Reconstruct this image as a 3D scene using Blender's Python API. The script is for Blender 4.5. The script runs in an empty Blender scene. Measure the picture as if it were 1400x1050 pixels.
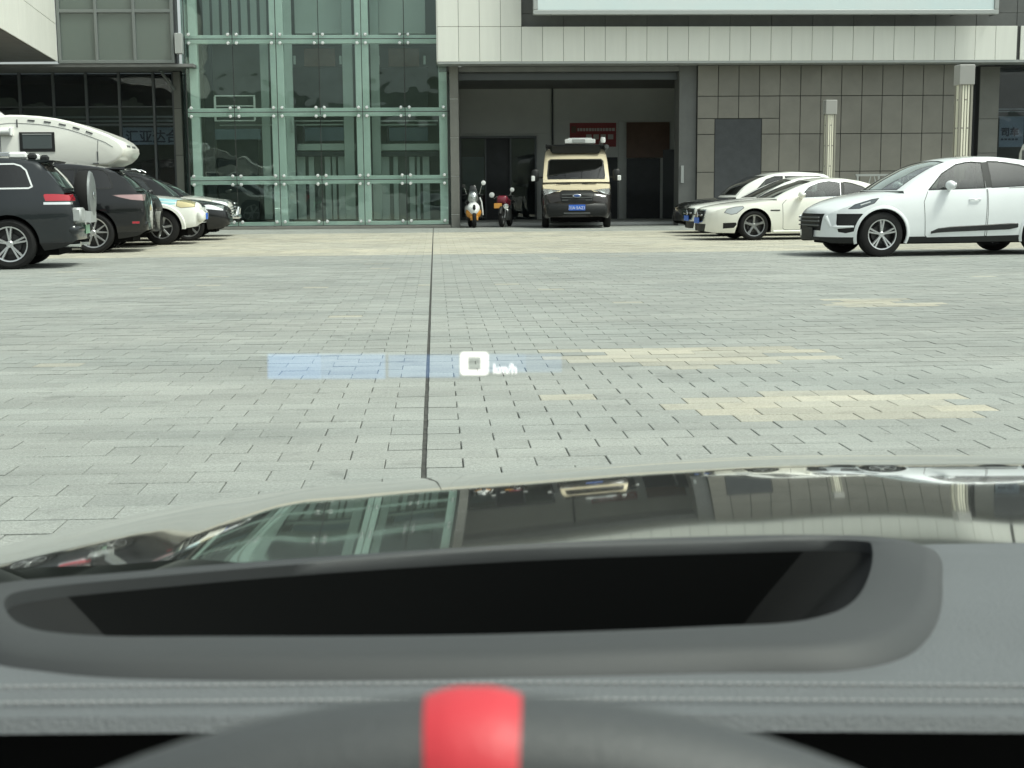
import bpy, bmesh, math, random
import numpy as np
from mathutils import Vector, Matrix
random.seed(7); np.random.seed(7)
SC = bpy.context.scene
COL = SC.collection
R_ = math.radians

# ------------------------------------------------------------------ camera
F_PX, CAM_H, YAW, PITCH, ROLL = 1900.0, 1.12, R_(3.09), R_(7.88), -0.008
CAMR = Matrix.Rotation(-YAW, 3, 'Z') @ Matrix.Rotation(math.pi/2-PITCH, 3, 'X') @ Matrix.Rotation(ROLL, 3, 'Z')
cd = bpy.data.cameras.new('camera'); cam = bpy.data.objects.new('camera', cd); COL.objects.link(cam)
cd.sensor_width = 36.0; cd.lens = 36.0*F_PX/1400.0; cd.clip_start = 0.03; cd.clip_end = 3000
cam.location = (0, 0, CAM_H); cam.rotation_euler = CAMR.to_euler()
cd.dof.use_dof = True; cd.dof.focus_distance = 24.0; cd.dof.aperture_fstop = 19.0
SC.camera = cam

# ------------------------------------------------------------------ world, sun, exposure
SUN_EL, SUN_AZ = R_(60), R_(116)        # azimuth clockwise from +Y: behind the camera, to its right
w = bpy.data.worlds.new('World'); SC.world = w; w.use_nodes = True
nt = w.node_tree; bg = nt.nodes['Background']
sky = nt.nodes.new('ShaderNodeTexSky'); sky.sky_type = 'NISHITA'; sky.sun_disc = False
sky.sun_elevation = SUN_EL; sky.sun_rotation = SUN_AZ; sky.air_density = 1.0; sky.dust_density = 4.0; sky.ozone_density = 1.0
hs = nt.nodes.new('ShaderNodeHueSaturation'); hs.inputs['Saturation'].default_value = 0.22
nt.links.new(sky.outputs[0], hs.inputs['Color']); nt.links.new(hs.outputs[0], bg.inputs['Color'])
bg.inputs['Strength'].default_value = 0.112
sd = bpy.data.lights.new('sun', 'SUN'); sd.energy = 1.6; sd.angle = R_(12); sd.color = (1.0, 0.96, 0.90)
sun = bpy.data.objects.new('sun', sd); COL.objects.link(sun)
sdir = Vector((math.sin(SUN_AZ)*math.cos(SUN_EL), math.cos(SUN_AZ)*math.cos(SUN_EL), math.sin(SUN_EL)))
sun.rotation_euler = sdir.to_track_quat('Z', 'Y').to_euler(); sun.location = (0, -20, 40)
SC.view_settings.view_transform = 'Standard'; SC.view_settings.look = 'None'
SC.view_settings.gamma = 1.0; SC.view_settings.use_curve_mapping = False
SC.view_settings.exposure = 0.78
SC.render.engine = 'CYCLES'
SC.cycles.use_denoising = True
SC.cycles.max_bounces = 10; SC.cycles.transparent_max_bounces = 24; SC.cycles.glossy_bounces = 5
SC.cycles.caustics_reflective = False; SC.cycles.caustics_refractive = False
SC.cycles.sample_clamp_indirect = 6.0

# ------------------------------------------------------------------ pixel -> place
def ray(px, py): return CAMR @ Vector(((px-700)/F_PX, -(py-525)/F_PX, -1.0))
def onY(px, py, Y):
    d = ray(px, py); t = Y/d.y; return Vector((d.x*t, Y, d.z*t+CAM_H))
def ground(px, py):
    d = ray(px, py); t = -CAM_H/d.z; return Vector((d.x*t, d.y*t, 0))
CARR = Matrix.Rotation(YAW, 3, 'Z')
def own(px, py, dist):                     # a point in the observer car's own frame, dist metres ahead
    d = CARR @ ray(px, py); t = dist/d.y; return Vector((d.x*t, dist, d.z*t+CAM_H))

# ------------------------------------------------------------------ materials
def mat(name, col, rough=0.5, metal=0.0, coat=0.0, spec=0.5, var=0.0, vscale=3.0, stretch=(1,1,1), bump=0.0, bscale=60.0, col2=None, island=0.0, emit=None, estr=0.0, rvar=0.0):
    m = bpy.data.materials.new(name); m.use_nodes = True
    n = m.node_tree.nodes; l = m.node_tree.links; b = n['Principled BSDF']
    b.inputs['Base Color'].default_value = (*col, 1); b.inputs['Roughness'].default_value = rough
    b.inputs['Metallic'].default_value = metal; b.inputs['Coat Weight'].default_value = coat
    b.inputs['Coat Roughness'].default_value = 0.03; b.inputs['Specular IOR Level'].default_value = spec
    if emit: b.inputs['Emission Color'].default_value = (*emit, 1); b.inputs['Emission Strength'].default_value = estr
    if var or bump or island or rvar:
        g = n.new('ShaderNodeNewGeometry'); mp = n.new('ShaderNodeMapping'); mp.inputs['Scale'].default_value = stretch
        l.new(g.outputs['Position'], mp.inputs['Vector'])
    src = None
    if var:
        t = n.new('ShaderNodeTexNoise'); t.inputs['Scale'].default_value = vscale; t.inputs['Detail'].default_value = 5; t.inputs['Roughness'].default_value = 0.65
        l.new(mp.outputs[0], t.inputs['Vector'])
        cr = n.new('ShaderNodeMapRange'); cr.inputs['From Min'].default_value = 0.3; cr.inputs['From Max'].default_value = 0.7
        cr.inputs['To Min'].default_value = 0; cr.inputs['To Max'].default_value = 1
        l.new(t.outputs['Fac'], cr.inputs['Value'])
        mx = n.new('ShaderNodeMix'); mx.data_type = 'RGBA'
        c2 = col2 if col2 else tuple(c*(1-var) for c in col)
        c1 = col if col2 else tuple(min(1, c*(1+var*0.6)) for c in col)
        mx.inputs[6].default_value = (*c1, 1); mx.inputs[7].default_value = (*c2, 1)
        l.new(cr.outputs[0], mx.inputs[0]); src = mx.outputs[2]
        l.new(src, b.inputs['Base Color'])
        if rvar:
            rr = n.new('ShaderNodeMapRange'); rr.inputs['To Min'].default_value = max(0, rough-rvar); rr.inputs['To Max'].default_value = min(1, rough+rvar)
            l.new(t.outputs['Fac'], rr.inputs['Value']); l.new(rr.outputs[0], b.inputs['Roughness'])
    if island:
        oi = n.new('ShaderNodeObjectInfo'); ad = n.new('ShaderNodeMath'); ad.operation = 'ADD'
        l.new(g.outputs['Random Per Island'], ad.inputs[0]); l.new(oi.outputs['Random'], ad.inputs[1])
        fr = n.new('ShaderNodeMath'); fr.operation = 'FRACT'; l.new(ad.outputs[0], fr.inputs[0])
        mr = n.new('ShaderNodeMapRange'); mr.inputs['To Min'].default_value = 1-island; mr.inputs['To Max'].default_value = 1+island*0.7
        l.new(fr.outputs[0], mr.inputs['Value'])
        hv = n.new('ShaderNodeHueSaturation'); l.new(mr.outputs[0], hv.inputs['Value'])
        if src: l.new(src, hv.inputs['Color'])
        else: hv.inputs['Color'].default_value = (*col, 1)
        l.new(hv.outputs[0], b.inputs['Base Color'])
    if bump:
        t2 = n.new('ShaderNodeTexNoise'); t2.inputs['Scale'].default_value = bscale; t2.inputs['Detail'].default_value = 4
        l.new(g.outputs['Position'], t2.inputs['Vector'])
        bp = n.new('ShaderNodeBump'); bp.inputs['Strength'].default_value = bump; bp.inputs['Distance'].default_value = 0.01
        l.new(t2.outputs['Fac'], bp.inputs['Height']); l.new(bp.outputs[0], b.inputs['Normal'])
    return m

def glass(name, tint, ior=1.5, boost=1.0, rough=0.0, gcol=(1,1,1), wave=0.0):
    m = bpy.data.materials.new(name); m.use_nodes = True
    n = m.node_tree.nodes; l = m.node_tree.links; n.remove(n['Principled BSDF'])
    out = n['Material Output']
    tr = n.new('ShaderNodeBsdfTransparent'); tr.inputs[0].default_value = (*tint, 1)
    gl = n.new('ShaderNodeBsdfGlossy'); gl.inputs['Roughness'].default_value = rough; gl.inputs['Color'].default_value = (*gcol, 1)
    fr = n.new('ShaderNodeFresnel'); fr.inputs['IOR'].default_value = ior
    ge = n.new('ShaderNodeNewGeometry'); ml = n.new('ShaderNodeMath'); ml.operation = 'MULTIPLY'; ml.inputs[1].default_value = boost; ml.use_clamp = True
    inv = n.new('ShaderNodeMix'); inv.data_type = 'FLOAT'
    # the Fresnel node flips its index on back faces: feed it the front-facing value for both sides of a thin pane
    ior_n = n.new('ShaderNodeMix'); ior_n.data_type = 'FLOAT'; ior_n.inputs[2].default_value = ior; ior_n.inputs[3].default_value = 1/ior
    n.remove(inv)
    l.new(ge.outputs['Backfacing'], ior_n.inputs[0]); l.new(ior_n.outputs[0], fr.inputs['IOR'])
    l.new(fr.outputs[0], ml.inputs[0])
    if wave:                                   # slightly wavy panes, as rolled glass reflects
        tn = n.new('ShaderNodeTexNoise'); tn.inputs['Scale'].default_value = 1.6; tn.inputs['Detail'].default_value = 1
        l.new(ge.outputs['Position'], tn.inputs['Vector']); bp = n.new('ShaderNodeBump'); bp.inputs['Strength'].default_value = wave; bp.inputs['Distance'].default_value = 0.05
        l.new(tn.outputs['Fac'], bp.inputs['Height']); l.new(bp.outputs[0], gl.inputs['Normal'])
    mx = n.new('ShaderNodeMixShader'); l.new(ml.outputs[0], mx.inputs[0]); l.new(tr.outputs[0], mx.inputs[1]); l.new(gl.outputs[0], mx.inputs[2])
    l.new(mx.outputs[0], out.inputs['Surface'])
    return m

M = {}
M['joint'] = mat('joint bed', (0.035, 0.037, 0.033), 0.95)
def paver_mat(name, c1, c2, lum):
    """granite paver: per-stone tone, streaks of dirt, fine speckle and relief"""
    m = bpy.data.materials.new(name); m.use_nodes = True
    n = m.node_tree.nodes; l = m.node_tree.links; b = n['Principled BSDF']
    b.inputs['Roughness'].default_value = 0.78; b.inputs['Specular IOR Level'].default_value = 0.35
    g = n.new('ShaderNodeNewGeometry')
    def noise(scale, st=(1,1,1), det=5, rg=0.6):
        mp = n.new('ShaderNodeMapping'); mp.inputs['Scale'].default_value = st; l.new(g.outputs['Position'], mp.inputs['Vector'])
        t = n.new('ShaderNodeTexNoise'); t.inputs['Scale'].default_value = scale; t.inputs['Detail'].default_value = det; t.inputs['Roughness'].default_value = rg
        l.new(mp.outputs[0], t.inputs['Vector']); return t.outputs['Fac']
    def rng(v, a, b_, c, d):
        r = n.new('ShaderNodeMapRange'); r.inputs['From Min'].default_value = a; r.inputs['From Max'].default_value = b_
        r.inputs['To Min'].default_value = c; r.inputs['To Max'].default_value = d; l.new(v, r.inputs['Value']); return r.outputs[0]
    def mul(a, b_):
        k = n.new('ShaderNodeMath'); k.operation = 'MULTIPLY'; l.new(a, k.inputs[0]); l.new(b_, k.inputs[1]); return k.outputs[0]
    oi = n.new('ShaderNodeObjectInfo'); ad = n.new('ShaderNodeMath'); ad.operation = 'ADD'
    l.new(g.outputs['Random Per Island'], ad.inputs[0]); l.new(oi.outputs['Random'], ad.inputs[1])
    fr = n.new('ShaderNodeMath'); fr.operation = 'FRACT'; l.new(ad.outputs[0], fr.inputs[0])
    mx = n.new('ShaderNodeMix'); mx.data_type = 'RGBA'; mx.inputs[6].default_value = (*c1, 1); mx.inputs[7].default_value = (*c2, 1)
    l.new(rng(noise(0.55, (0.5, 1.3, 1)), 0.35, 0.65, 0, 1), mx.inputs[0])
    v = rng(fr.outputs[0], 0, 1, 0.93, 1.06)
    v = mul(v, rng(noise(1.1, (0.35, 2.2, 1), 6, 0.7), 0.3, 0.72, 1.14, 0.86))
    v = mul(v, rng(noise(70, det=3), 0.3, 0.7, 0.80, 1.18))
    v = mul(v, rng(noise(160, det=2), 0.35, 0.7, 0.82, 1.2))
    v = mul(v, rng(noise(5.5, det=4), 0.58, 0.74, 1.0, 0.80))
    v = mul(v, rng(noise(0.22, (1, .6, 1), 5, .6), 0.35, 0.65, 0.90, 1.09))
    v = mul(v, rng(noise(2.3, (0.16, 3.2, 1), 4, .7), 0.60, 0.72, 1.0, 1.16))
    v = mul(v, rng(noise(1.7, (1, 1, 1), 3, .5), 0.66, 0.70, 1.0, 0.83))
    hv = n.new('ShaderNodeHueSaturation'); l.new(v, hv.inputs['Value']); l.new(mx.outputs[2], hv.inputs['Color'])
    l.new(hv.outputs[0], b.inputs['Base Color'])
    bp = n.new('ShaderNodeBump'); bp.inputs['Strength'].default_value = 0.35; bp.inputs['Distance'].default_value = 0.004
    l.new(noise(110, det=4), bp.inputs['Height']); l.new(bp.outputs[0], b.inputs['Normal'])
    return m
M['paver'] = paver_mat('grey granite paver', (0.312, 0.322, 0.298), (0.268, 0.284, 0.266), 1)
M['paver_beige'] = paver_mat('sand coloured paver', (0.47, 0.44, 0.35), (0.38, 0.37, 0.315), 1)
M['paver_mid'] = paver_mat('weathered sand paver', (0.39, 0.375, 0.31), (0.34, 0.335, 0.29), 1)
M['ground'] = mat('outer ground', (0.30, 0.31, 0.28), 0.85, var=0.2, vscale=0.4)
M['slot'] = mat('drain slot', (0.012, 0.013, 0.012), 0.9, var=.5, vscale=14, col2=(0.10, 0.10, 0.09))
M['hill'] = mat('wooded hill', (0.045, 0.06, 0.035), 0.95, var=0.5, vscale=0.05)
M['white_panel'] = mat('off white cladding', (0.78, 0.79, 0.73), 0.45, var=0.035, vscale=1.6, stretch=(4,1,0.3), island=0.03)
M['wing_panel'] = mat('white wing cladding', (0.76, 0.76, 0.70), 0.5, var=0.06, vscale=2.2, stretch=(3,3,0.25), island=0.03)
M['dark_joint'] = mat('dark joint', (0.05, 0.052, 0.05), 0.8)
M['grey_tile'] = mat('grey wall tile', (0.22, 0.211, 0.182), 0.38, var=0.14, vscale=1.1, island=0.07)
M['pier_tile'] = mat('pier tile', (0.20, 0.20, 0.18), 0.4, var=0.1, island=0.08)
M['soffit'] = mat('dark soffit', (0.20, 0.205, 0.20), 0.6, var=0.15)
M['slate'] = mat('dark slate cladding', (0.13, 0.135, 0.13), 0.45, var=0.12, island=0.08)
M['mullion'] = mat('grey aluminium', (0.22, 0.24, 0.235), 0.4, 0.5)
M['mullion_dark'] = mat('dark aluminium', (0.10, 0.11, 0.115), 0.4, 0.4)
M['teal_steel'] = mat('pale green steel', (0.72, 0.80, 0.77), 0.4, var=0.06)
M['steel'] = mat('steel', (0.55, 0.57, 0.56), 0.3, 0.9)
M['bolt'] = mat('polished bolt', (0.85, 0.87, 0.86), 0.25, 0.6)
M['tower_glass'] = glass('green tower glass', (0.89, 0.95, 0.925), 1.5, 1.5, gcol=(0.88, 1.0, 0.96), wave=.12)
M['bay_glass'] = mat('grey green spandrel glass', (0.115, 0.145, 0.13), 0.06, spec=0.9)
M['shop_glass'] = glass('dark shop glass', (0.62, 0.66, 0.69), 1.5, 1.2, wave=.12)
M['garage_glass'] = glass('garage glass', (0.7, 0.74, 0.74), 1.5, 1.2)
M['inner_wall'] = mat('inner wall', (0.24, 0.25, 0.24), 0.8, var=0.1, vscale=1)
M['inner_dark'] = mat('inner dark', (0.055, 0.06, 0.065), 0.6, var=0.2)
M['inner_blue'] = mat('blue grey panel', (0.20, 0.25, 0.30), 0.5, var=0.1)
M['garage_wall'] = mat('garage plaster', (0.74, 0.76, 0.73), 0.85, var=0.08, vscale=0.8)
M['brown'] = mat('brown board', (0.17, 0.10, 0.07), 0.6, var=0.2)
M['bright_trim'] = mat('bright trim', (0.75, 0.77, 0.76), 0.25, 0.3)
M['lift_panel'] = mat('lift panel', (0.58, 0.63, 0.61), 0.4)
M['lift_strip'] = mat('lift door steel', (0.40, 0.44, 0.42), 0.35, 0.5)
M['red_sign'] = mat('dull red sign', (0.34, 0.06, 0.06), 0.6, var=0.1)
M['sign_text'] = mat('pale lettering', (0.62, 0.56, 0.52), 0.6)
M['navy'] = mat('navy lettering', (0.02, 0.03, 0.10), 0.5)
M['sign_blue'] = mat('pale blue sign', (0.58, 0.68, 0.80), 0.5)
M['board'] = mat('billboard face', (0.66, 0.80, 0.82), 0.35, var=0.1, vscale=0.25, col2=(0.74, 0.80, 0.80))
M['alu'] = mat('aluminium frame', (0.42, 0.44, 0.43), 0.45, 0.3)
M['lamp_cap'] = mat('lamp cap', (0.36, 0.36, 0.34), 0.5)
M['lamp_body'] = mat('lamp post metal', (0.33, 0.32, 0.27), 0.45, 0.2)
M['diffuser'] = mat('cream diffuser', (0.86, 0.84, 0.70), 0.4)
M['tyre'] = mat('tyre rubber', (0.016, 0.016, 0.016), 0.8, spec=0.2, bump=0.15, bscale=200)
M['alloy'] = mat('alloy', (0.62, 0.63, 0.63), 0.28, 0.85)
M['alloy_dark'] = mat('grey alloy', (0.30, 0.31, 0.31), 0.3, 0.8)
M['hub'] = mat('brake hub', (0.07, 0.07, 0.07), 0.5, 0.6)
M['liner'] = mat('black liner', (0.008, 0.008, 0.008), 0.9, spec=0.05)
M['rose_lens'] = mat('pale rose lens', (0.42, 0.27, 0.27), 0.1, 0.2, coat=1.0)
M['plastic'] = mat('black plastic', (0.018, 0.019, 0.019), 0.5, spec=0.3)
M['greyplastic'] = mat('grey plastic', (0.10, 0.105, 0.105), 0.55)
M['chrome'] = mat('chrome', (0.80, 0.82, 0.82), 0.12, 1.0)
M['silver_plastic'] = mat('silver plastic', (0.42, 0.44, 0.43), 0.4, 0.3)
M['cover_grey'] = mat('grey wheel cover', (0.20, 0.215, 0.215), 0.35, 0.2)
M['seam'] = mat('shut line', (0.03, 0.03, 0.03), 0.8)
M['cabin'] = mat('cabin trim', (0.05, 0.052, 0.05), 0.8)
M['seat'] = mat('seat cloth', (0.07, 0.07, 0.07), 0.8)
M['car_glass'] = glass('car glass', (0.62, 0.69, 0.66), 1.5, 1.8)
M['car_glass_dark'] = glass('privacy glass', (0.09, 0.10, 0.10), 1.5, 1.8)
M['lens'] = mat('lamp lens', (0.55, 0.58, 0.58), 0.08, 0.5, coat=1.0)
M['lens_dark'] = mat('smoked lamp', (0.12, 0.14, 0.15), 0.1, 0.3, coat=1.0)
M['lens_bright'] = mat('lamp reflector', (0.86, 0.88, 0.88), 0.12, 0.7, coat=1.0)
M['amber_clear'] = mat('amber tinted lamp', (0.60, 0.52, 0.28), 0.12, 0.4, coat=1.0)
M['amber'] = mat('amber lens', (0.75, 0.42, 0.10), 0.2, coat=1.0)
M['red_lens'] = mat('red lens', (0.42, 0.015, 0.03), 0.12, coat=1.0)
def paint(name, col, metal=0.0, rough=0.3):
    m = mat(name, col, rough, metal, coat=1.0, spec=0.12, var=0.03, vscale=2)     # outside of a panel painted, inside lined with dark trim
    n = m.node_tree.nodes; l = m.node_tree.links; b = n['Principled BSDF']; g = n.new('ShaderNodeNewGeometry')
    src = b.inputs['Base Color'].links[0].from_socket; mx = n.new('ShaderNodeMix'); mx.data_type = 'RGBA'; mx.inputs[7].default_value = (.05, .05, .05, 1)
    l.new(g.outputs['Backfacing'], mx.inputs[0]); l.new(src, mx.inputs[6]); l.new(mx.outputs[2], b.inputs['Base Color'])
    iv = n.new('ShaderNodeMath'); iv.operation = 'SUBTRACT'; iv.inputs[0].default_value = 1.0; l.new(g.outputs['Backfacing'], iv.inputs[1]); l.new(iv.outputs[0], b.inputs['Coat Weight'])
    return m
M['p_white'] = paint('pure white paint', (0.80, 0.83, 0.84))
M['p_cream'] = paint('cream white paint', (0.80, 0.80, 0.73))
M['p_white2'] = paint('warm white paint', (0.78, 0.79, 0.74))
M['p_grey'] = paint('dark grey metallic paint', (0.018, 0.022, 0.025), 0.25, 0.35)
M['p_black'] = paint('black paint', (0.007, 0.008, 0.009))
M['p_teal'] = paint('pale teal paint', (0.35, 0.62, 0.68))
M['p_silver'] = paint('silver paint', (0.60, 0.60, 0.55), 0.3)
M['p_sand'] = paint('sand cream paint', (0.66, 0.58, 0.41))
M['p_brown'] = paint('brown black paint', (0.028, 0.024, 0.022))
M['p_pink'] = paint('pale red paint', (0.62, 0.30, 0.26))
M['gel'] = mat('white gelcoat', (0.80, 0.80, 0.74), 0.35, coat=0.5, var=0.03)
M['plate_blue'] = mat('blue number plate', (0.04, 0.15, 0.62), 0.4)
M['plate_orange'] = mat('orange number plate', (0.80, 0.38, 0.08), 0.45)
M['plate_green'] = mat('pale green plate', (0.35, 0.62, 0.42), 0.45)
M['white_gloss'] = mat('white gloss', (0.85, 0.86, 0.84), 0.2, coat=0.6)
M['orange'] = mat('orange plastic', (0.62, 0.26, 0.03), 0.3, coat=0.5)
M['maroon'] = mat('maroon plastic', (0.22, 0.02, 0.04), 0.3, coat=0.5)

# ------------------------------------------------------------------ mesh helpers
class MB:
    def __init__(s): s.v = []; s.f = []; s.m = []
    def add(s, vs, fs, mi=0):
        o = len(s.v); s.v += [tuple(p) for p in vs]; s.f += [tuple(i+o for i in f) for f in fs]; s.m += [mi]*len(fs); return s
    def box(s, x0, x1, y0, y1, z0, z1, mi=0):
        vs = [(x, y, z) for z in (z0, z1) for y in (y0, y1) for x in (x0, x1)]
        return s.add(vs, [(0,2,3,1), (4,5,7,6), (0,1,5,4), (2,6,7,3), (0,4,6,2), (1,3,7,5)], mi)
    def cbox(s, x0, x1, y0, y1, z0, z1, c=0.01, mi=0):
        """box with chamfered edges"""
        bm = bmesh.new(); bmesh.ops.create_cube(bm, size=1.0)
        for v in bm.verts: v.co = Vector(((x0+x1)/2+v.co.x*(x1-x0), (y0+y1)/2+v.co.y*(y1-y0), (z0+z1)/2+v.co.z*(z1-z0)))
        bmesh.ops.bevel(bm, geom=bm.edges[:], offset=c, segments=1, affect='EDGES')
        bm.verts.index_update(); s.add([v.co for v in bm.verts], [[v.index for v in f.verts] for f in bm.faces], mi); bm.free(); return s
    def bar(s, a, b, w, h=None, up=(0,0,1), mi=0):
        a = Vector(a); b = Vector(b); h = h or w; d = (b-a).normalized(); u = Vector(up)
        if abs(d.dot(u)) > 0.99: u = Vector((0, 1, 0))
        r = d.cross(u).normalized(); u = r.cross(d).normalized()
        vs = [p+r*i*w/2+u*j*h/2 for p in (a, b) for i, j in ((-1,-1), (1,-1), (1,1), (-1,1))]
        return s.add(vs, [(0,1,2,3), (7,6,5,4), (0,4,5,1), (1,5,6,2), (2,6,7,3), (3,7,4,0)], mi)
    def tube(s, pts, r, n=8, mi=0, cap=True):
        pts = [Vector(p) for p in pts]; rs = r if isinstance(r, (list, tuple)) else [r]*len(pts)
        vs = []; fs = []; prev = None
        for i, p in enumerate(pts):
            t = (pts[min(i+1, len(pts)-1)]-pts[max(i-1, 0)]).normalized()
            u = prev if prev is not None and abs(prev.dot(t)) < 0.95 else (Vector((0, 0, 1)) if abs(t.z) < 0.9 else Vector((0, 1, 0)))
            a = t.cross(u).normalized(); b = a.cross(t).normalized(); prev = b
            vs += [p+(a*math.cos(2*math.pi*k/n)+b*math.sin(2*math.pi*k/n))*rs[i] for k in range(n)]
        for i in range(len(pts)-1):
            for k in range(n): fs.append((i*n+k, i*n+(k+1)%n, (i+1)*n+(k+1)%n, (i+1)*n+k))
        if cap: fs += [tuple(range(n))[::-1], tuple(range((len(pts)-1)*n, len(pts)*n))]
        return s.add(vs, fs, mi)
    def lathe(s, prof, c=(0,0,0), axis='y', n=24, mi=0, closed=False):
        """prof: (radius, along) pairs turned round the axis"""
        c = Vector(c); vs = []; fs = []
        for r, h in prof:
            for k in range(n):
                a = 2*math.pi*k/n; p, q = r*math.cos(a), r*math.sin(a)
                vs.append(c+Vector({'y': (p, h, q), 'x': (h, p, q), 'z': (p, q, h)}[axis]))
        m = len(prof)
        for i in range(m if closed else m-1):
            j = (i+1) % m
            for k in range(n): fs.append((i*n+k, i*n+(k+1)%n, j*n+(k+1)%n, j*n+k))
        return s.add(vs, fs, mi)
    def ell(s, c, rx, ry, rz, n=16, m=10, mi=0):
        c = Vector(c); vs = []; fs = []
        for i in range(m+1):
            t = math.pi*i/m
            for k in range(n):
                a = 2*math.pi*k/n; vs.append(c+Vector((rx*math.sin(t)*math.cos(a), ry*math.sin(t)*math.sin(a), rz*math.cos(t))))
        for i in range(m):
            for k in range(n): fs.append((i*n+k, (i+1)*n+k, (i+1)*n+(k+1)%n, i*n+(k+1)%n))
        return s.add(vs, fs, mi)
    def prism(s, poly, y0, y1, mi=0, c=0.0):
        """polygon in x,z pushed from y0 to y1, optionally with a chamfer ring"""
        n = len(poly); P = [Vector((p[0], 0, p[1])) for p in poly]; ce = sum(P, Vector())/n
        rings = [(y0, 0)] + [(y1, 0)]
        if c: rings = [(y0, c), (y0+c*0.6, 0), (y1-c*0.6, 0), (y1, c)]
        vs = []
        for y, k in rings:
            for p in P:
                d = ce-p; q = p+d.normalized()*k if k else p; vs.append((q.x, y, q.z))
        m = len(rings); fs = [tuple(range(n)), tuple(range((m-1)*n, m*n))[::-1]]
        for i in range(m-1):
            for k in range(n): fs.append((i*n+k, (i+1)*n+k, (i+1)*n+(k+1)%n, i*n+(k+1)%n))
        return s.add(vs, fs, mi)
    def mesh(s, name, mats, smooth=None):
        me = bpy.data.meshes.new(name); me.from_pydata(s.v, [], s.f)
        for m in (mats if isinstance(mats, (list, tuple)) else [mats]): me.materials.append(m)
        if any(s.m): me.polygons.foreach_set('material_index', s.m)
        bm = bmesh.new(); bm.from_mesh(me); bmesh.ops.recalc_face_normals(bm, faces=bm.faces[:]); bm.to_mesh(me); bm.free()
        if smooth is not None:
            me.polygons.foreach_set('use_smooth', [True]*len(me.polygons)); me.set_sharp_from_angle(angle=R_(smooth))
        return me
    def build(s, name, mats, parent=None, loc=(0,0,0), smooth=None, rot=None):
        return link(name, s.mesh(name, mats, smooth), parent, loc, rot)

def link(name, data, parent=None, loc=(0,0,0), rot=None):
    o = bpy.data.objects.new(name, data); COL.objects.link(o); o.location = loc
    if rot: o.rotation_euler = rot
    if parent: o.parent = parent
    return o
def thing(name, label, cat, loc=(0,0,0), rz=0.0, group=None):
    o = bpy.data.objects.new(name, None); COL.objects.link(o); o.empty_display_size = 0.3
    o.location = loc; o.rotation_euler = (0, 0, rz); o['label'] = label; o['category'] = cat
    if group: o['group'] = group
    return o
def tag(o, label, cat, group=None):
    o['label'] = label; o['category'] = cat
    if group: o['group'] = group
    return o
def text(name, body, size, m, parent, loc, rot=(math.pi/2, 0, 0), align='LEFT', bold=0.0):
    c = bpy.data.curves.new(name, 'FONT'); c.body = body; c.size = size; c.align_x = align; c.align_y = 'BOTTOM_BASELINE'; c.extrude = 0.004; c.offset = bold
    tmp = bpy.data.objects.new('text_source', c); COL.objects.link(tmp); bpy.context.view_layer.update()
    me = bpy.data.meshes.new_from_object(tmp.evaluated_get(bpy.context.evaluated_depsgraph_get())); bpy.data.objects.remove(tmp)
    me.materials.clear(); me.materials.append(m); me.name = name
    return link(name, me, parent, loc, rot)

# ------------------------------------------------------------------ ground and paving
g = MB(); g.add([(-900,-900,-0.03), (900,-900,-0.03), (900,900,-0.03), (-900,900,-0.03)], [(0,1,2,3)])
go = g.build('ground', M['ground']); go['kind'] = 'structure'
YP0, YP1 = 3.2, 46.15
b = MB(); b.add([(-40,YP0,-0.014), (40,YP0,-0.014), (40,YP1,-0.014), (-40,YP1,-0.014)], [(0,1,2,3)])
pav = b.build('paving', M['joint']); pav['kind'] = 'structure'
TW, TD, GAP, GAPY, XD = 0.306, 0.2015, 0.0046, 0.0085, -0.062       # stone length, row depth, joint, drain line
beige_px = [((935, 544), (1345, 556)), ((1105, 537), (1235, 566)), ((770, 480), (1100, 492)), ((885, 476), (1010, 498)), ((1130,410), (1260,417))]
beige_rects = []
for (ax, ay), (bx, by) in beige_px:
    A, B, C_, D_ = ground(ax, ay), ground(bx, by), ground(ax, by), ground(bx, ay)
    beige_rects.append((min(A.x, C_.x), max(B.x, D_.x), B.y, A.y))
tiles = []
for r in range(int((YP1-YP0)/TD)):
    yc = YP0+(r+0.5)*TD
    xl, xr = -0.36*yc-2.0, 0.47*yc+2.0
    for side in (-1, 1):
        x = XD+side*0.0085; half = (r % 2 == 0); first = True
        while (side > 0 and x < xr) or (side < 0 and x > xl):
            wd = TW/2 if (first and half) else TW
            first = False
            a_, b_ = sorted((x, x+side*wd)); x += side*wd
            tiles.append((a_, b_, yc))
def is_beige(xc, yc):
    if 25.4 < yc < 39.3: return 1 if random.random() < .82 else 2
    for x0, x1, y0, y1 in beige_rects:
        if x0 < xc < x1 and y0-0.06 < yc < y1+0.06: q = 1.08-0.85*abs((xc-(x0+x1)/2)/((x1-x0)/2))**2.5; return (1 if random.random() < .6 else 2) if random.random() < q else (2 if random.random() < .4 else 0)
    return 2 if random.random() < .006 else 0
CI = CAMR.transposed()
def project(p):
    q = CI @ (Vector(p)-Vector((0, 0, CAM_H)))
    return (700+F_PX*q.x/-q.z, 525-F_PX*q.y/-q.z) if q.z < -0.1 else None
near = []
for i, (a_, b_, yc) in enumerate(tiles):
    if 4.6 < yc < 12 and b_-a_ > 0.2:
        p = project(((a_+b_)/2, yc, 0))
        if p and -20 < p[0] < 1420 and p[1] < 700-0.052*min(p[0], 1400): near.append((yc, i))
near.sort(); near_ids = set(i for _, i in near[:300])
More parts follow.
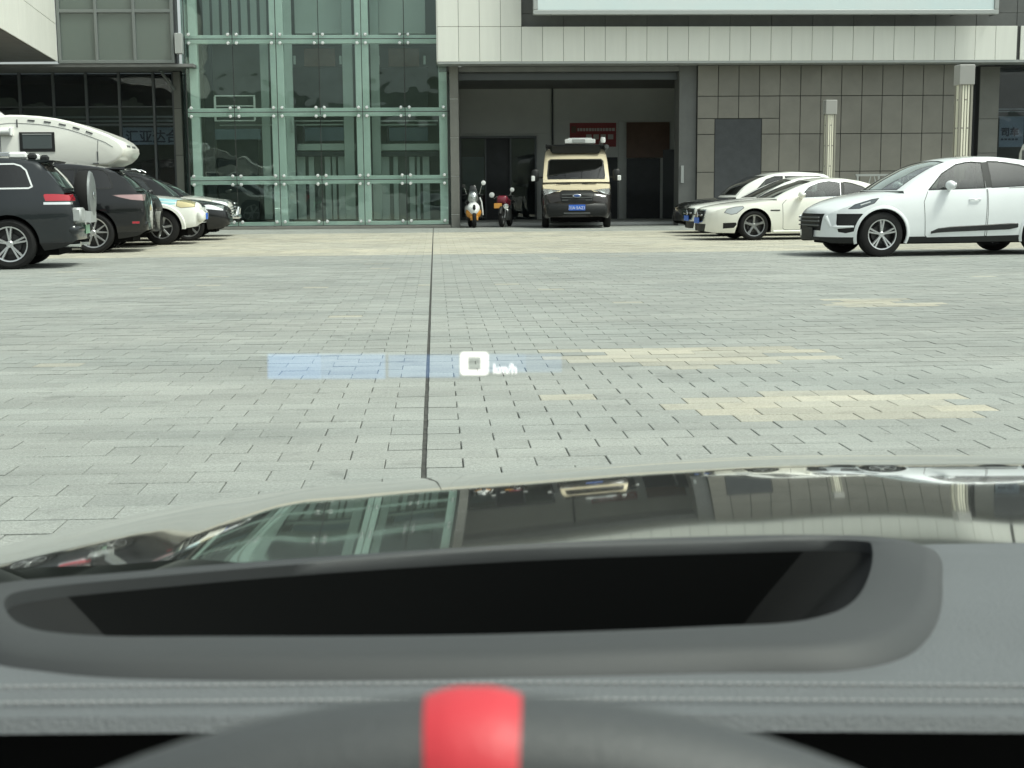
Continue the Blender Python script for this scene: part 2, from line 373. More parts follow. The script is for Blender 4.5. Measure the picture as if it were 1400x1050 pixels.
def paver_mesh(wd):
    hx, hy, c = wd/2-GAP/2, TD/2-GAPY/2, 0.003
    vs = [(sx*(hx-c), sy*(hy-c), 0) for sx, sy in ((-1,-1), (1,-1), (1,1), (-1,1))] + [(sx*hx, sy*hy, -c) for sx, sy in ((-1,-1), (1,-1), (1,1), (-1,1))] + [(sx*hx, sy*hy, -0.03) for sx, sy in ((-1,-1), (1,-1), (1,1), (-1,1))]
    fs = [(0,1,2,3)] + [(4+k, 4+(k+1)%4, (k+1)%4, k) for k in range(4)] + [(8+k, 8+(k+1)%4, 4+(k+1)%4, 4+k) for k in range(4)]
    return vs, fs
pm = {}
for key, mm in ((0, M['paver']), (1, M['paver_beige']), (2, M['paver_mid'])):
    vs, fs = paver_mesh(TW); me = bpy.data.meshes.new('paver'); me.from_pydata(vs, [], fs); me.materials.append(mm); pm[key] = me
V = []; Fs = []; MI = []
for i, (a_, b_, yc) in enumerate(tiles):
    be = is_beige((a_+b_)/2, yc)
    if i in near_ids:
        o = link('paver', pm[be], pav, ((a_+b_)/2+random.uniform(-.001, .001), yc+random.uniform(-.0012, .0012), random.uniform(-.0015, .001)), (random.uniform(-.004, .004), random.uniform(-.004, .004), random.uniform(-.004, .004)))
        continue
    hx, hy, n0 = (b_-a_)/2-GAP/2, TD/2-GAPY/2, len(V); xc = (a_+b_)/2
    tx, ty, tz, an = random.uniform(-.004, .004), random.uniform(-.004, .004), random.uniform(-.0015, .001), random.uniform(-.004, .004)
    for z0 in (0.0, -0.02):
        for sx, sy in ((-1,-1), (1,-1), (1,1), (-1,1)):
            px_, py_ = sx*hx, sy*hy
            V.append((xc+px_-an*py_, yc+py_+an*px_, tz+z0+px_*tx+py_*ty))
    Fs += [(n0, n0+1, n0+2, n0+3)] + [(n0+4+k, n0+4+(k+1)%4, n0+(k+1)%4, n0+k) for k in range(4)]
    MI += [be]*5
me = bpy.data.meshes.new('pavers'); me.from_pydata(V, [], Fs); me.materials.append(M['paver']); me.materials.append(M['paver_beige']); me.materials.append(M['paver_mid'])
me.polygons.foreach_set('material_index', MI)
po = link('pavers', me, pav); po['kind'] = 'stuff'
b = MB(); b.box(XD-0.0095, XD+0.0095, YP0, 43.2, -0.02, -0.009)
b.build('drain_slot', M['slot'], pav)
# wooded hill behind the viewer, seen only in reflections
nx, ny = 60, 14; V = []; Fs = []
for j in range(ny):
    for i in range(nx):
        x = -600+1200*i/(nx-1); y = -120-22*j
        h = (21+5*math.sin(x*0.008+1.3)+3*math.sin(x*0.021)+1.5*math.sin(x*0.06))*math.sin(min(1, j/9)*math.pi/2)*min(2.2, max(.8, 1.0-0.004*x))+random.uniform(-.8, .8)
        V.append((x, y, max(-0.2, h) if j else -0.2))
for j in range(ny-1):
    for i in range(nx-1): k = j*nx+i; Fs.append((k, k+1, k+nx+1, k+nx))
m_ = MB(); m_.add(V, Fs); h_ = m_.build('hill', M['hill'], smooth=60); h_['kind'] = 'structure'
# ------------------------------------------------------------------ the building
BY = 44.0
bld = thing('commercial_building', 'pale clad commercial building with green glass lift tower and open garage bay', 'building', (0, BY, 0))
def bx(px, py, Y): p = onY(px, py, Y); return p.x, p.z
_pan = {}
def panel_mesh(kind, wd, ht, th, m, c=0.006):
    k = (kind, round(wd, 3), round(ht, 3))
    if k not in _pan: _pan[k] = MB().cbox(-wd/2, wd/2, -th/2, th/2, -ht/2, ht/2, c).mesh(kind, m)
    return _pan[k]
def panels(part, name, m, xs, zs, y, th=0.03, gap=0.011, skip=None, jit=0.002):
    for i in range(len(xs)-1):
        for j in range(len(zs)-1):
            if skip and skip((xs[i]+xs[i+1])/2, (zs[j]+zs[j+1])/2): continue
            wd, ht = xs[i+1]-xs[i]-gap, zs[j+1]-zs[j]-gap
            link(name, panel_mesh(name+m.name, wd, ht, th, m), part, ((xs[i]+xs[i+1])/2, y+random.uniform(-jit, jit), (zs[j]+zs[j+1])/2), (0, 0, random.uniform(-.002, .002)))
# -- white fascia over garage and wall (front face at world y 43.6)
YF = 43.6; fy = YF-BY
zf0 = 5.08; zf1 = 6.13; xf0 = bx(598, 60, YF)[0]; xstep = bx(713, 36, YF)[0]
fas = MB(); fas.box(xf0+0.01, 22, fy+0.04, fy+1.2, zf0+0.02, zf1-0.02); fas.box(xf0+0.01, xstep-0.02, fy+0.04, fy+1.2, zf1-0.02, 9.0)
fas = fas.build('fascia', M['dark_joint'], bld)
stp = (xstep-xf0)/4; xjo = bx(1391, 50, YF)[0]
xs = [xf0+stp*i for i in range(int((xjo-xf0)/stp)+1)]; xs = xs if xjo-xs[-1] > 0.2 else xs[:-1]; xs.append(xjo)
panels(fas, 'panel', M['white_panel'], xs, [zf0, zf1], fy+0.022)
panels(fas, 'panel', M['white_panel'], xs[:5], [zf1, zf1+1.05, zf1+2.1], fy+0.022)
panels(fas, 'panel', M['white_panel'], [xjo+0.1+stp*i for i in range(6)], [zf0, zf1], fy+0.022)
lip = MB(); lip.box(xf0, 22, fy+0.02, fy+0.9, zf0-0.06, zf0+0.015); lip.build('drip_edge', M['alu'], fas)
side = MB(); side.cbox(xf0-0.03, xf0+0.005, fy+0.02, fy+1.2, zf0, 9.0, 0.004); side.build('end_panel', M['white_panel'], fas)
# recess above the fascia with slate panels, behind the billboard
rec = MB(); rec.box(xstep, 22, fy+0.30, fy+1.2, zf1-0.015, 11); rec = rec.build('recess_wall', M['dark_joint'], bld)
panels(rec, 'panel', M['slate'], [xstep+0.01+1.3*i for i in range(16)], [zf1, zf1+0.42, zf1+1.5, zf1+2.6], fy+0.28)
# -- upper storeys (mostly above the frame, seen in the bonnet)
up = MB(); up.box(1.0, 22, fy+1.25, fy+9, 5.2, 11.0); up.build('upper_storey', M['white_panel'], bld)
# -- tile wall right of the garage
YW = 44.35; wy = YW-BY
x0w = bx(953, 200, YW)[0]; x1w = bx(1306, 200, YW)[0]; tw = (bx(1121, 200, YW)[0]-x0w)/6
xs = [x0w+tw*i for i in range(int((x1w-x0w)/tw)+1)]+[x1w]
z1 = bx(1100, 131, YW)[1]; z2 = bx(1100, 183, YW)[1]; zh = z1-z2
zs = [z for z in (z1-3*zh, z1-2*zh, z1-zh, z1)]; zs = [0.0]+zs+[5.02]
wl = MB(); wl.box(x0w+.01, x1w-.01, wy+0.04, wy+0.4, 0.0, 5.04); wl = wl.build('tile_wall', M['dark_joint'], bld)
xd0 = bx(977, 200, YW)[0]; xd1 = bx(1041, 200, YW)[0]; zd = bx(1000, 162, YW)[1]
def tsplit(xs, zs):
    """tiles round the dark doorway, cut where they meet it"""
    for i in range(len(xs)-1):
        for j in range(len(zs)-1):
            a, b_, c, d = xs[i], xs[i+1], zs[j], zs[j+1]
            pieces = []
            if c < zd-0.01 and b_ > xd0+.01 and a < xd1-.01:
                if d > zd+0.1: pieces.append((a, b_, zd, d))
                cc, dd = c, min(d, zd)
                if a < xd0-0.05: pieces.append((a, xd0, cc, dd))
                if b_ > xd1+0.05: pieces.append((xd1, b_, cc, dd))
            else: pieces.append((a, b_, c, d))
            for p in pieces:
                link('tile', panel_mesh('tile', p[1]-p[0]-.022, p[3]-p[2]-.022, 0.03, M['grey_tile'], 0.004), wl, ((p[0]+p[1])/2, wy+0.022+random.uniform(-.002, .002), (p[2]+p[3])/2), (random.uniform(-.0015, .0015), 0, random.uniform(-.0025, .0025)))
tsplit(xs, zs)
dr = MB(); dr.cbox(xd0+.01, xd1-.01, wy+0.015, wy+0.035, 0.02, zd-.02, 0.004); dr.build('service_door', M['inner_dark'], wl)
hd = MB(); hd.tube([(xd1-.12, wy-0.03, 1.0), (xd1-.12, wy-0.03, 1.25)], 0.012); hd.build('door_handle', M['steel'], wl)
# -- right pier and shop front
YR = 45.2; ry = YR-BY
xa, xb = bx(1338, 150, YR)[0], bx(1365, 150, YR)[0]
pr = MB(); pr.box(xa, xb, ry, ry+0.5, 0, 5.05); pr = pr.build('pier', M['dark_joint'], bld)
panels(pr, 'tile', M['pier_tile'], [xa, xb], [0.0, 1.1, 2.25, 3.35, 5.02], ry-0.02, gap=0.012)
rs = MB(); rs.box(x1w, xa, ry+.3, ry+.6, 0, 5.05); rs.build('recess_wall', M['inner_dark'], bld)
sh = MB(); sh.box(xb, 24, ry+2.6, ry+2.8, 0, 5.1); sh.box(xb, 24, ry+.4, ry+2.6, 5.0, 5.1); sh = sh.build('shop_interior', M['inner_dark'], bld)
xw = xb
while xw < 22:
    MB().box(xw+.03, xw+1.25, ry+0.2, ry+0.215, 0.05, 4.95).build('pane', M['shop_glass'], sh)
    MB().cbox(xw+1.25, xw+1.31, ry+0.14, ry+0.24, 0, 5.0, 0.005).build('mullion', M['mullion_dark'], sh); xw += 1.28
for zz in (3.45, 3.62, 3.70): MB().box(xb+.02, 22, ry+1.0, ry+1.04, zz, zz+0.035).build('ceiling_strip', M['steel'], sh)
sx, sz = bx(1366, 197, YR+0.6); sx2, sz2 = bx(1398, 160, YR+0.6)
sg = thing('shop_sign', 'pale blue sign with navy lettering behind the shop glass by the grey pier', 'sign', (sx-.05, YR+0.5, sz-0.1))
MB().cbox(0, .82, 0, 0.03, 0, sz2-sz+.1, 0.005).build('board', M['sign_blue'], sg)
text('lettering', '司车', 0.30, M['navy'], sg, (0.05, -0.008, 0.38), bold=0.012)
for k in range(5): MB().box(0.06+k*.12, 0.15+k*.12, -0.006, -0.001, 0.22, 0.28).build('small_lettering', M['navy'], sg)
# -- garage bay
YB = 52.0; gy = YB-BY; X0 = bx(628, 200, 44.4)[0]; X1 = bx(926, 200, 44.8)[0]
zc = 4.86; gz = 0.09
ga = MB()
ga.box(X0-.6, X1+3, gy, gy+0.2, 0, 5.2)                       # back wall
gar = ga.build('garage_back_wall', M['garage_wall'], bld)
MB().box(X0-0.28, X0-0.02, 0.45, gy, 0, 5.1).build('garage_side_wall', M['garage_wall'], bld)
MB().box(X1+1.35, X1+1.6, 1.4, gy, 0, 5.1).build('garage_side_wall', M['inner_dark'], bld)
MB().box(X0-.6, x0w+1, fy+.95, gy+.2, zc, zc+0.15).build('garage_ceiling', M['soffit'], bld)
MB().box(X0-.5, x0w+.3, 2.2, gy, 0.0, gz).build('garage_floor', M['garage_wall'], bld)  # floor colour kept pale to throw more light into the bay
MB().cbox(X0-.02, X1+.1, 0.9, 1.15, 4.62, 4.85, 0.01).build('shutter_box', M['mullion_dark'], bld)
# right jamb pieces
jx = bx(945, 200, 44.4)[0]
MB().box(X1, x0w-.005, 0.5, 1.4, 0, 5.05).build('jamb', M['slate'], bld)
MB().cbox(bx(931,250,44.4)[0], bx(931,250,44.4)[0]+.1, 0.44, 0.495, 1.35, 1.9, 0.01).build('switch_box', M['silver_plastic'], bld)
# left pillar of the bay
xp0, xp1 = bx(615.5, 200, 44.45)[0], bx(628, 200, 44.45)[0]
pl = MB(); pl.box(xp0, xp1, 0.46, 0.75, 0, 5.03); pl = pl.build('pillar', M['dark_joint'], bld)
panels(pl, 'tile', M['pier_tile'], [xp0, xp1], [0.0, 0.42, 1.62, 2.82, 4.02, 5.02], 0.442, gap=0.02)
def bk(px, py): return bx(px, py, YB)
# joinery on the back wall
def rect(part_name, px0, py0, px1, py1, m, y0, y1, parent=gar, c=0.008):
    (xa_, za), (xb_, zb_) = bk(px0, py1), bk(px1, py0)
    return MB().cbox(xa_, xb_, gy+y0, gy+y1, max(za, gz), zb_, c).build(part_name, m, parent)
rect('wall_panel', 630, 104, 752, 183, M['garage_wall'], -0.06, -0.004)
rect('wall_panel', 758, 100, 924, 165, M['garage_wall'], -0.03, -0.004)
dkx0, dkz = bk(630, 297); dkx1, dkz1 = bk(733, 186)
MB().box(dkx0, dkx1, gy-.012, gy-.002, gz, dkz1).build('doorway', M['inner_dark'], gar)
MB().cbox(dkx0, dkx1, gy-.22, gy-.12, dkz1-.08, dkz1, 0.005).build('door_frame', M['mullion_dark'], gar)
for px_ in (630, 664, 698, 732):
    x_ = bk(px_, 250)[0]; MB().cbox(x_-.03, x_+.03, gy-.22, gy-.12, gz, dkz1-.08, 0.005).build('door_frame', M['mullion_dark'], gar)
for a_, b_ in ((630, 664), (698, 732)):
    MB().box(bk(a_,250)[0]+.03, bk(b_,250)[0]-.03, gy-.18, gy-.165, gz+.02, dkz1-.1).build('pane', M['garage_glass'], gar)
MB().cbox(bk(632,250)[0], bk(662,250)[0], gy-.10, gy-.06, 1.2, 2.4, .005).build('notice_panel', M['inner_blue'], gar)
rect('doorway', 822, 215, 844, 300, M['inner_dark'], -0.05, -0.01)
rect('door_board', 856, 167, 915, 216, M['brown'], -0.10, -0.045)
rect('doorway', 856, 216.5, 902, 300, M['inner_dark'], -0.10, -0.045)
rect('door_leaf', 903, 205, 922, 300, M['mullion_dark'], -0.5, -0.44)
rect('column', 845, 166, 853, 300, M['garage_wall'], -0.09, -0.01)
MB().tube([(bk(755,150)[0], gy-.08, gz), (bk(755,150)[0], gy-.08, zc)], 0.035).build('downpipe', M['mullion_dark'], gar)
(rx0, rz0), (rx1, rz1) = bk(779, 201), bk(842, 168)
rs_ = thing('red_sign', 'dull red notice board with pale lettering on the garage wall above the van', 'sign', (rx0, YB-.04, rz0))
W_, H_ = rx1-rx0, rz1-rz0
MB().cbox(0, W_, -0.03, 0.04, 0, H_, 0.005).build('board', M['red_sign'], rs_)
MB().box(.05, .24, -0.035, -0.031, H_-.36, H_-.12).build('logo_mark', M['brown'], rs_)
random.seed(3); x_ = .28
while x_ < W_-.12:
    wd = random.uniform(.06, .11); MB().box(x_, x_+wd, -0.035, -0.031, H_-.30, H_-.19).build('small_lettering', M['sign_text'], rs_); x_ += wd+.025
for k in range(4): MB().box(W_*.35+k*.27, W_*.35+k*.27+.2, -0.035, -0.031, H_-.60, H_-.42).build('lettering', M['sign_text'], rs_)
MB().box(W_*.63, W_*.63+.16, -0.035, -0.031, .06, .22).build('lettering', M['sign_text'], rs_)

# -- glass lift tower
YG = 44.5; ty = YG-BY
def tg(px, py): return bx(px, py, YG)
jx_ = [tg(p, 160)[0] for p in (256, 321, 380, 438, 496, 554, 612)]
jz = [tg(430, p)[1] for p in (308, 246, 153, 53)]
jz = [0.10, jz[1], jz[2], jz[3], jz[3]+2.1, jz[3]+4.2]
tow = MB(); tow.box(jx_[0]-.2, jx_[-1]+.03, ty+5.6, ty+5.8, 0, 10.8); tow.box(jx_[0]-.2, jx_[-1]+.03, ty+.1, ty+5.6, 10.5, 10.8)
tow.box(jx_[0]-.25, jx_[0]-.15, ty+1.8, ty+5.6, 0, 10.5); tow.box(jx_[-1]+.0, jx_[-1]+.08, ty+1.2, ty+5.6, 0, 10.5)
tow = tow.build('glass_tower', M['inner_wall'], bld)
MB().cbox(jx_[0]-.12, jx_[-1]+.06, ty-.05, ty+.25, 0.0, 0.09, .01).build('plinth', M['pier_tile'], tow)
for i in range(6):
    for j in range(5):
        a_, b_, c_, d_ = jx_[i]+.012, jx_[i+1]-.012, jz[j]+.014, jz[j+1]-.014
        link('pane', panel_mesh('pane', b_-a_, d_-c_, 0.016, M['tower_glass'], 0.002), tow, ((a_+b_)/2, ty+random.uniform(-.002, .002), (c_+d_)/2), (random.uniform(-.006, .006), 0, random.uniform(-.008, .008)))
for x_ in jx_: MB().box(x_-.011, x_+.011, ty-.004, ty+.02, 0.08, 10.5).build('joint_seal', M['dark_joint'], tow)
for z_ in jz: MB().box(jx_[0]-.05, jx_[-1]+.05, ty-.003, ty+.021, z_-.012, z_+.012).build('joint_seal', M['dark_joint'], tow)
# side return of the tower glass
MB().box(jx_[0]-.10, jx_[0]-.085, ty+.05, ty+1.8, 0.1, 10.5).build('side_pane', M['tower_glass'], tow)
for i, px_ in enumerate((266, 380, 496, 606)):
    x_ = tg(px_, 160)[0]; wd = 0.21 if 0 < i < 3 else 0.13
    MB().cbox(x_-wd, x_+wd, ty+.16, ty+.45, 0.08, 10.5, .01).build('steel_column', M['teal_steel'], tow)
for z_ in jz: MB().cbox(jx_[0], jx_[-1], ty+.14, ty+.34, z_-.13 if z_ > .2 else .05, z_+.13, .01).build('steel_beam', M['teal_steel'], tow)
bolt = MB(); bolt.lathe([(0, -.05), (.042, -.046), (.056, -.025), (.056, 0)], n=12); bolt.lathe([(.012, 0), (.012, .16)], n=8); bolt = bolt.mesh('glass_bolt', M['bolt'], 40)
arm = MB(); arm.bar((0, .16, 0), (.1, .16, .1), .03); arm = arm
for i in range(7):
    for j in range(6):
        for dx in (-1, 1):
            for dz in (-1, 1):
                if (i == 0 and dx < 0) or (i == 6 and dx > 0) or (j == 0 and dz < 0) or (j == 5 and dz > 0): continue
                link('glass_bolt', bolt, tow, (jx_[i]+dx*.13, ty-.008, jz[j]+dz*.13))
# inside the tower: two lifts and a lobby bay
def inn(name, px0, py0, px1, py1, m, Y, dep=.1, parent=tow, c=.01):
    p, q = onY(px0, py1, Y), onY(px1, py0, Y)
    return MB().cbox(p.x, q.x, Y-BY, Y-BY+dep, max(p.z, .02), q.z, c).build(name, m, parent)
YI = 46.6
for k, (a_, b_) in enumerate(((395, 486), (510, 602))):
    s = a_-395
    inn('lift_car', 403+s, -60, 465+s, 46, M['lift_panel'], YI, 1.4)
    inn('lift_rail', 473+s if k == 0 else 511, -40, 479+s if k == 0 else 516, 300, M['lift_strip'], YI-.4, .08)
    inn('lift_rail', 392+s+(4 if k else 0), -40, 396+s+(4 if k else 0), 300, M['teal_steel'], YI-.2, .08)
    inn('landing_header', 416+s, 66, 458+s, 91, M['brown'], YI+1.0, .1)
    inn('landing_wall', 402+s, 92, 470+s, 150, M['inner_dark'], YI+1.1, .1)
    inn('counterweight_beam', 398+s, 196, 486+s, 206, M['lift_strip'], YI, .12)
    inn('machine_beam', 400+s, 207, 484+s, 214, M['inner_dark'], YI-.1, .12)
    inn('cable_tray', 400+s, 164, 484+s, 166.5, M['steel'], YI, .05)
    inn('cable_tray', 402+s, 169, 482+s, 172, M['lift_strip'], YI+.3, .05)
    inn('shaft_panel', 417+s, 174, 470+s, 193, M['inner_blue'], YI+.8, .06)
    inn('hanger', 398+s, 160, 401+s, 182, M['lift_panel'], YI-.3, .06)
    inn('hanger', 402+s, 168, 405+s, 214, M['inner_dark'], YI-.15, .06)
    inn('hanger', 414+s, 172, 416+s, 196, M['inner_dark'], YI-.15, .06)
    for q in range(2): inn('lamp_bracket', 401+s+q*63, 76, 404+s+q*63, 88, M['lift_panel'], YI+.2, .06)
    for p0, p1 in ((408, 417), (424, 429), (446, 452), (456, 459), (464, 472)):
        inn('lift_door_strip', p0+s, 214, p1+s, 300, M['lift_panel'], YI+.25, .08)
    inn('lift_door', 406+s, 214, 474+s, 301, M['inner_wall'], YI+.5, .06)
    inn('shaft_side', 387+s, -20, 392+s, 305, M['inner_dark'], YI+.6, .3)
inn('lobby_wall', 272, 60, 372, 303, M['inner_wall'], 48.6, .1)
for q in range(7): inn('curtain_strip', 278+q*13, -40, 284+q*13, 50, M['lift_panel'], 47.2, .08)
inn('lobby_door', 300, 190, 352, 300, M['inner_dark'], 47.6, .1)
inn('lobby_sign', 290, 176, 356, 191, M['inner_blue'], 47.0, .06)
fr_ = (293, 130, 349, 166)
inn('sign_frame', 293, 130, 349, 132, M['white_gloss'], 45.6, .05); inn('sign_frame', 293, 144, 349, 146, M['white_gloss'], 45.6, .05); inn('sign_frame', 293, 164, 349, 166, M['white_gloss'], 45.6, .05)
inn('sign_frame', 293, 132, 295, 164, M['white_gloss'], 45.6, .05); inn('sign_frame', 347, 132, 349, 164, M['white_gloss'], 45.6, .05)
inn('lobby_post', 362, 60, 366, 300, M['lift_strip'], 46.2, .08); inn('lobby_post', 285, 60, 289, 300, M['inner_dark'], 46.8, .08)
inn('cable_tray', 300, 170, 372, 172, M['steel'], 46.2, .05)
inn('floor_slab', 256, 52, 612, 60, M['inner_dark'], 48.2, .8)

# -- left part: wing with slanting face, upper bay, shop front under it
pw0, pw1 = onY(78, 80, 44.05), onY(0, 45, 35.2); zw = 5.15
d_ = Vector((pw1.x-pw0.x, pw1.y-pw0.y, 0)).normalized(); nrm = Vector((-d_.y, d_.x, 0)); nrm = nrm if nrm.x > 0 else -nrm
A = Vector((pw0.x, pw0.y-BY, 0)); 
wg = MB()
far = A+d_*16
wg.add([(A.x-.05, A.y, zw+.01), (far.x-.05, far.y, zw+.01), (far.x-12, far.y, zw+.01), (A.x-9, A.y+.6, zw+.01), (A.x-.05, A.y, 11), (far.x-.05, far.y, 11), (far.x-12, far.y, 11), (A.x-9, A.y+.6, 11)],
       [(0,1,2,3), (4,5,6,7), (0,1,5,4), (1,2,6,5), (2,3,7,6), (3,0,4,7)])
wg = wg.build('wing', M['soffit'], bld)
ang = math.atan2(d_.y, d_.x)
rows = [zw, zw+1.12, zw+2.25, zw+3.4]
for i in range(12):
    for j in range(3):
        c_ = A+d_*(0.66+1.3*i)
        link('panel', panel_mesh('wingpanel', 1.292, rows[j+1]-rows[j]-.012, .03, M['wing_panel'], .004), wg, (c_.x-.02+nrm.x*0.02, c_.y, (rows[j]+rows[j+1])/2), (0, 0, ang))
YU = 44.05; uy = YU-BY
ux = [onY(p, 40, YU).x for p in (80, 131, 183, 235)]; uz = [5.15, onY(150, 15, YU).z, onY(150, 15, YU).z+1.6]
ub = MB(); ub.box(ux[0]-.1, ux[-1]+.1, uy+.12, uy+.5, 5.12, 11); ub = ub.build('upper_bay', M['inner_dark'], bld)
for i in range(3):
    for j in range(2):
        a_, b_, c2, d2 = ux[i]+.02, ux[i+1]-.02, uz[j]+.02, uz[j+1]-.02
        link('pane', panel_mesh('baypane', b_-a_, d2-c2, .02, M['bay_glass'], .003), ub, ((a_+b_)/2, uy+.06, (c2+d2)/2), (random.uniform(-.003, .003), 0, random.uniform(-.004, .004)))
for x_ in ux: MB().cbox(x_-.045, x_+.045, uy-.03, uy+.09, 5.1, 11, .008).build('mullion', M['mullion'], ub)
for z_ in uz: MB().cbox(ux[0]-.05, ux[-1]+.05, uy-.025, uy+.088, z_-.05, z_+.05, .008).build('transom', M['mullion'], ub)
xbx = onY(245, 60, YU)
MB().cbox(xbx.x-.11, xbx.x+.11, uy-.2, uy+.1, onY(245,74,YU).z, onY(245,46,YU).z, .015).build('cable_box', M['silver_plastic'], bld)
MB().box(ux[0]-14, ux[-1]+.6, uy+.02, uy+2.4, 5.0, 5.09).build('bay_soffit', M['soffit'], bld)
YS = 46.0; sy_ = YS-BY
xl = [onY(p, 130, YS).x for p in (-65, -19, 27, 73, 118, 163, 210, 237)]; zt = [onY(150, p, YS).z for p in (170, 146, 97)]; zt = [0.05, zt[0]-1.2, zt[0], zt[1], min(zt[2], 4.98)]
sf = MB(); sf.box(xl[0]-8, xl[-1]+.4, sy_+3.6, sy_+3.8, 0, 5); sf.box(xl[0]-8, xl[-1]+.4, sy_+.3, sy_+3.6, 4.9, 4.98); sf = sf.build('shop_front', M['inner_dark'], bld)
for i in range(7):
    for j in (0, 1, 2, 3):
        a_, b_, c2, d2 = xl[i]+.02, xl[i+1]-.02, zt[j]+.01, zt[j+1]-.01
        link('pane', panel_mesh('shoppane', b_-a_, d2-c2, .014, M['shop_glass'], .002), sf, ((a_+b_)/2, sy_+.05, (c2+d2)/2), (random.uniform(-.004, .004), 0, random.uniform(-.005, .005)))
MB().box(xl[0]-8, xl[0], sy_+.04, sy_+.06, 0, 5).build('pane', M['shop_glass'], sf)
for x_ in xl: MB().cbox(x_-.04, x_+.04, sy_-.04, sy_+.1, 0, 5, .006).build('mullion', M['mullion_dark'], sf)
for z_ in zt[2:4]: MB().cbox(xl[0], xl[-1], sy_-.01, sy_+.09, z_-.02, z_+.02, .006).build('transom', M['mullion_dark'], sf)
for p_ in (160, 165.5, 171): 
    z_ = onY(150, p_, YS+.8).z; MB().box(xl[0], xl[-1], sy_+.8, sy_+.84, z_-.03, z_+.03).build('ceiling_strip', M['steel'], sf)
p, q = onY(168, 198, YS+.3), onY(240, 174, YS+.3)
s2 = thing('shop_sign', 'blue grey sign with dark lettering behind the shop glass left of the lift tower', 'sign', (p.x, YS+.28, p.z))
MB().cbox(0, q.x-p.x, 0, .03, 0, q.z-p.z, .005).build('board', M['sign_blue'], s2)
text('lettering', '汇亚达合', .43, M['navy'], s2, (.10, -.008, .10), bold=.008)
xp_ = [onY(p_, 180, 45.7).x for p_ in (240, 250.5)]
pd = MB(); pd.box(xp_[0], xp_[1], 1.62, 1.95, 0, 5); pd = pd.build('pillar', M['dark_joint'], bld)
panels(pd, 'tile', M['pier_tile'], xp_, [0, 1.2, 2.36, 3.83, 4.98], 1.602, gap=.014)
MB().tube([(xp_[0]+.05, 1.5, 4.4), (xp_[0]-.25, 1.4, 4.85), (xp_[0]-.3, 1.2, 5.0)], .05).build('downpipe', M['mullion'], bld)

# -- billboard above the fascia
YL = 43.0
bp, bq = onY(729, 19, YL), onY(1366, 9, YL)
bbd = thing('billboard', 'wide pale billboard in an aluminium frame above the white fascia', 'billboard', (bp.x, YL, bp.z-.02))
bw = bq.x-bp.x
MB().cbox(.14, bw-.14, .03, .12, .14, 3.9, .01).build('face', M['board'], bbd)
fr = MB(); fr.cbox(0, bw, 0, .2, 0, .14, .015); fr.cbox(0, .14, 0, .2, .142, 3.9, .015); fr.cbox(bw-.14, bw, 0, .2, .142, 3.9, .015); fr.cbox(0, bw, 0, .2, 3.902, 4.04, .015)
fr.build('frame', M['alu'], bbd)
for k in range(12): MB().cbox(.6+k*1.25, .63+k*1.25, .04, .78, .02, .05, .003).build('bracket', M['mullion_dark'], bbd)

# -- lamp columns
def lamp(px, py_top, Y, label, rz):
    p = onY(px, py_top, Y); h = p.z
    t = thing('lamp_column', label, 'lamp column', (p.x, Y, 0), rz, 'tall lamp columns beside the tile wall')
    k_ = .70
    def cb(x0, x1, y0, y1, z0, z1, c): return MB().cbox(x0*k_, x1*k_, y0*k_, y1*k_, z0, z1, c*k_)
    cb(-.22, .22, -.22, .22, 0, .35, .02).build('base', M['lamp_body'], t)
    for sx_ in (-1, 1):
        for sy2 in (-1, 1): cb(sx_*.175-.035, sx_*.175+.035, sy2*.175-.035, sy2*.175+.035, .35, h-.42, .008).build('corner_post', M['lamp_body'], t)
    for k in range(4):
        for q_ in (-1, 0, 1):
            o = cb(q_*.085-.028, q_*.085+.028, -.19, -.17, .37, h-.42, .006).build('diffuser', M['diffuser'], t); o.rotation_euler = (0, 0, k*math.pi/2)
        for q_, zz in ((-1, .36), (1, .36), (0, .52), (-1, .68), (1, .68), (0, .2)):
            o = cb(q_*.085-.036, q_*.085+.036, -.194, -.168, h*(1-zz), h*(1-zz)+.03, .003).build('clip', M['lamp_body'], t); o.rotation_euler = (0, 0, k*math.pi/2)
    cb(-.165, .165, -.165, .165, .35, h-.42, .001).build('core', M['lamp_body'], t)
    cb(-.24, .24, -.24, .24, h-.42, h, .02).build('cap', M['lamp_cap'], t)
lamp(1135, 137, 41.0, 'lamp column with cream strips behind the cream coupe', R_(0))
lamp(1319, 89, 29.5, 'lamp column with cream strips behind the white crossover, nearer the pier', R_(0))
# ------------------------------------------------------------------ vehicles: one lofted shell, cut into its panels
def curve(pts):
    xs = np.array([p[0] for p in pts], float); ys = np.array([p[1] for p in pts], float)
    h = np.diff(xs); d = np.diff(ys)/h; m = np.zeros(len(xs)); m[0] = d[0]; m[-1] = d[-1]
    for i in range(1, len(xs)-1):
        if d[i-1]*d[i] > 0:
            w1, w2 = 2*h[i]+h[i-1], h[i]+2*h[i-1]; m[i] = (w1+w2)/(w1/d[i-1]+w2/d[i])
    def f(x):
        x = min(max(x, xs[0]), xs[-1]); i = min(max(int(np.searchsorted(xs, x)-1), 0), len(h)-1)
        t = (x-xs[i])/h[i]
        return float((1+2*t)*(1-t)**2*ys[i]+t*(1-t)**2*h[i]*m[i]+t*t*(3-2*t)*ys[i+1]+t*t*(t-1)*h[i]*m[i+1])
    return f
FB = curve([(0, .925), (.12, .965), (.3, .988), (.55, 1.0), (.75, .992), (.9, .972), (1.0, .945)])
def inpoly(u, v, poly):
    c = False; n = len(poly)
    for i in range(n):
        (x0, y0), (x1, y1) = poly[i], poly[i-1]
        if (y0 > v) != (y1 > v) and u < (x1-x0)*(v-y0)/(y1-y0)+x0: c = not c
    return c
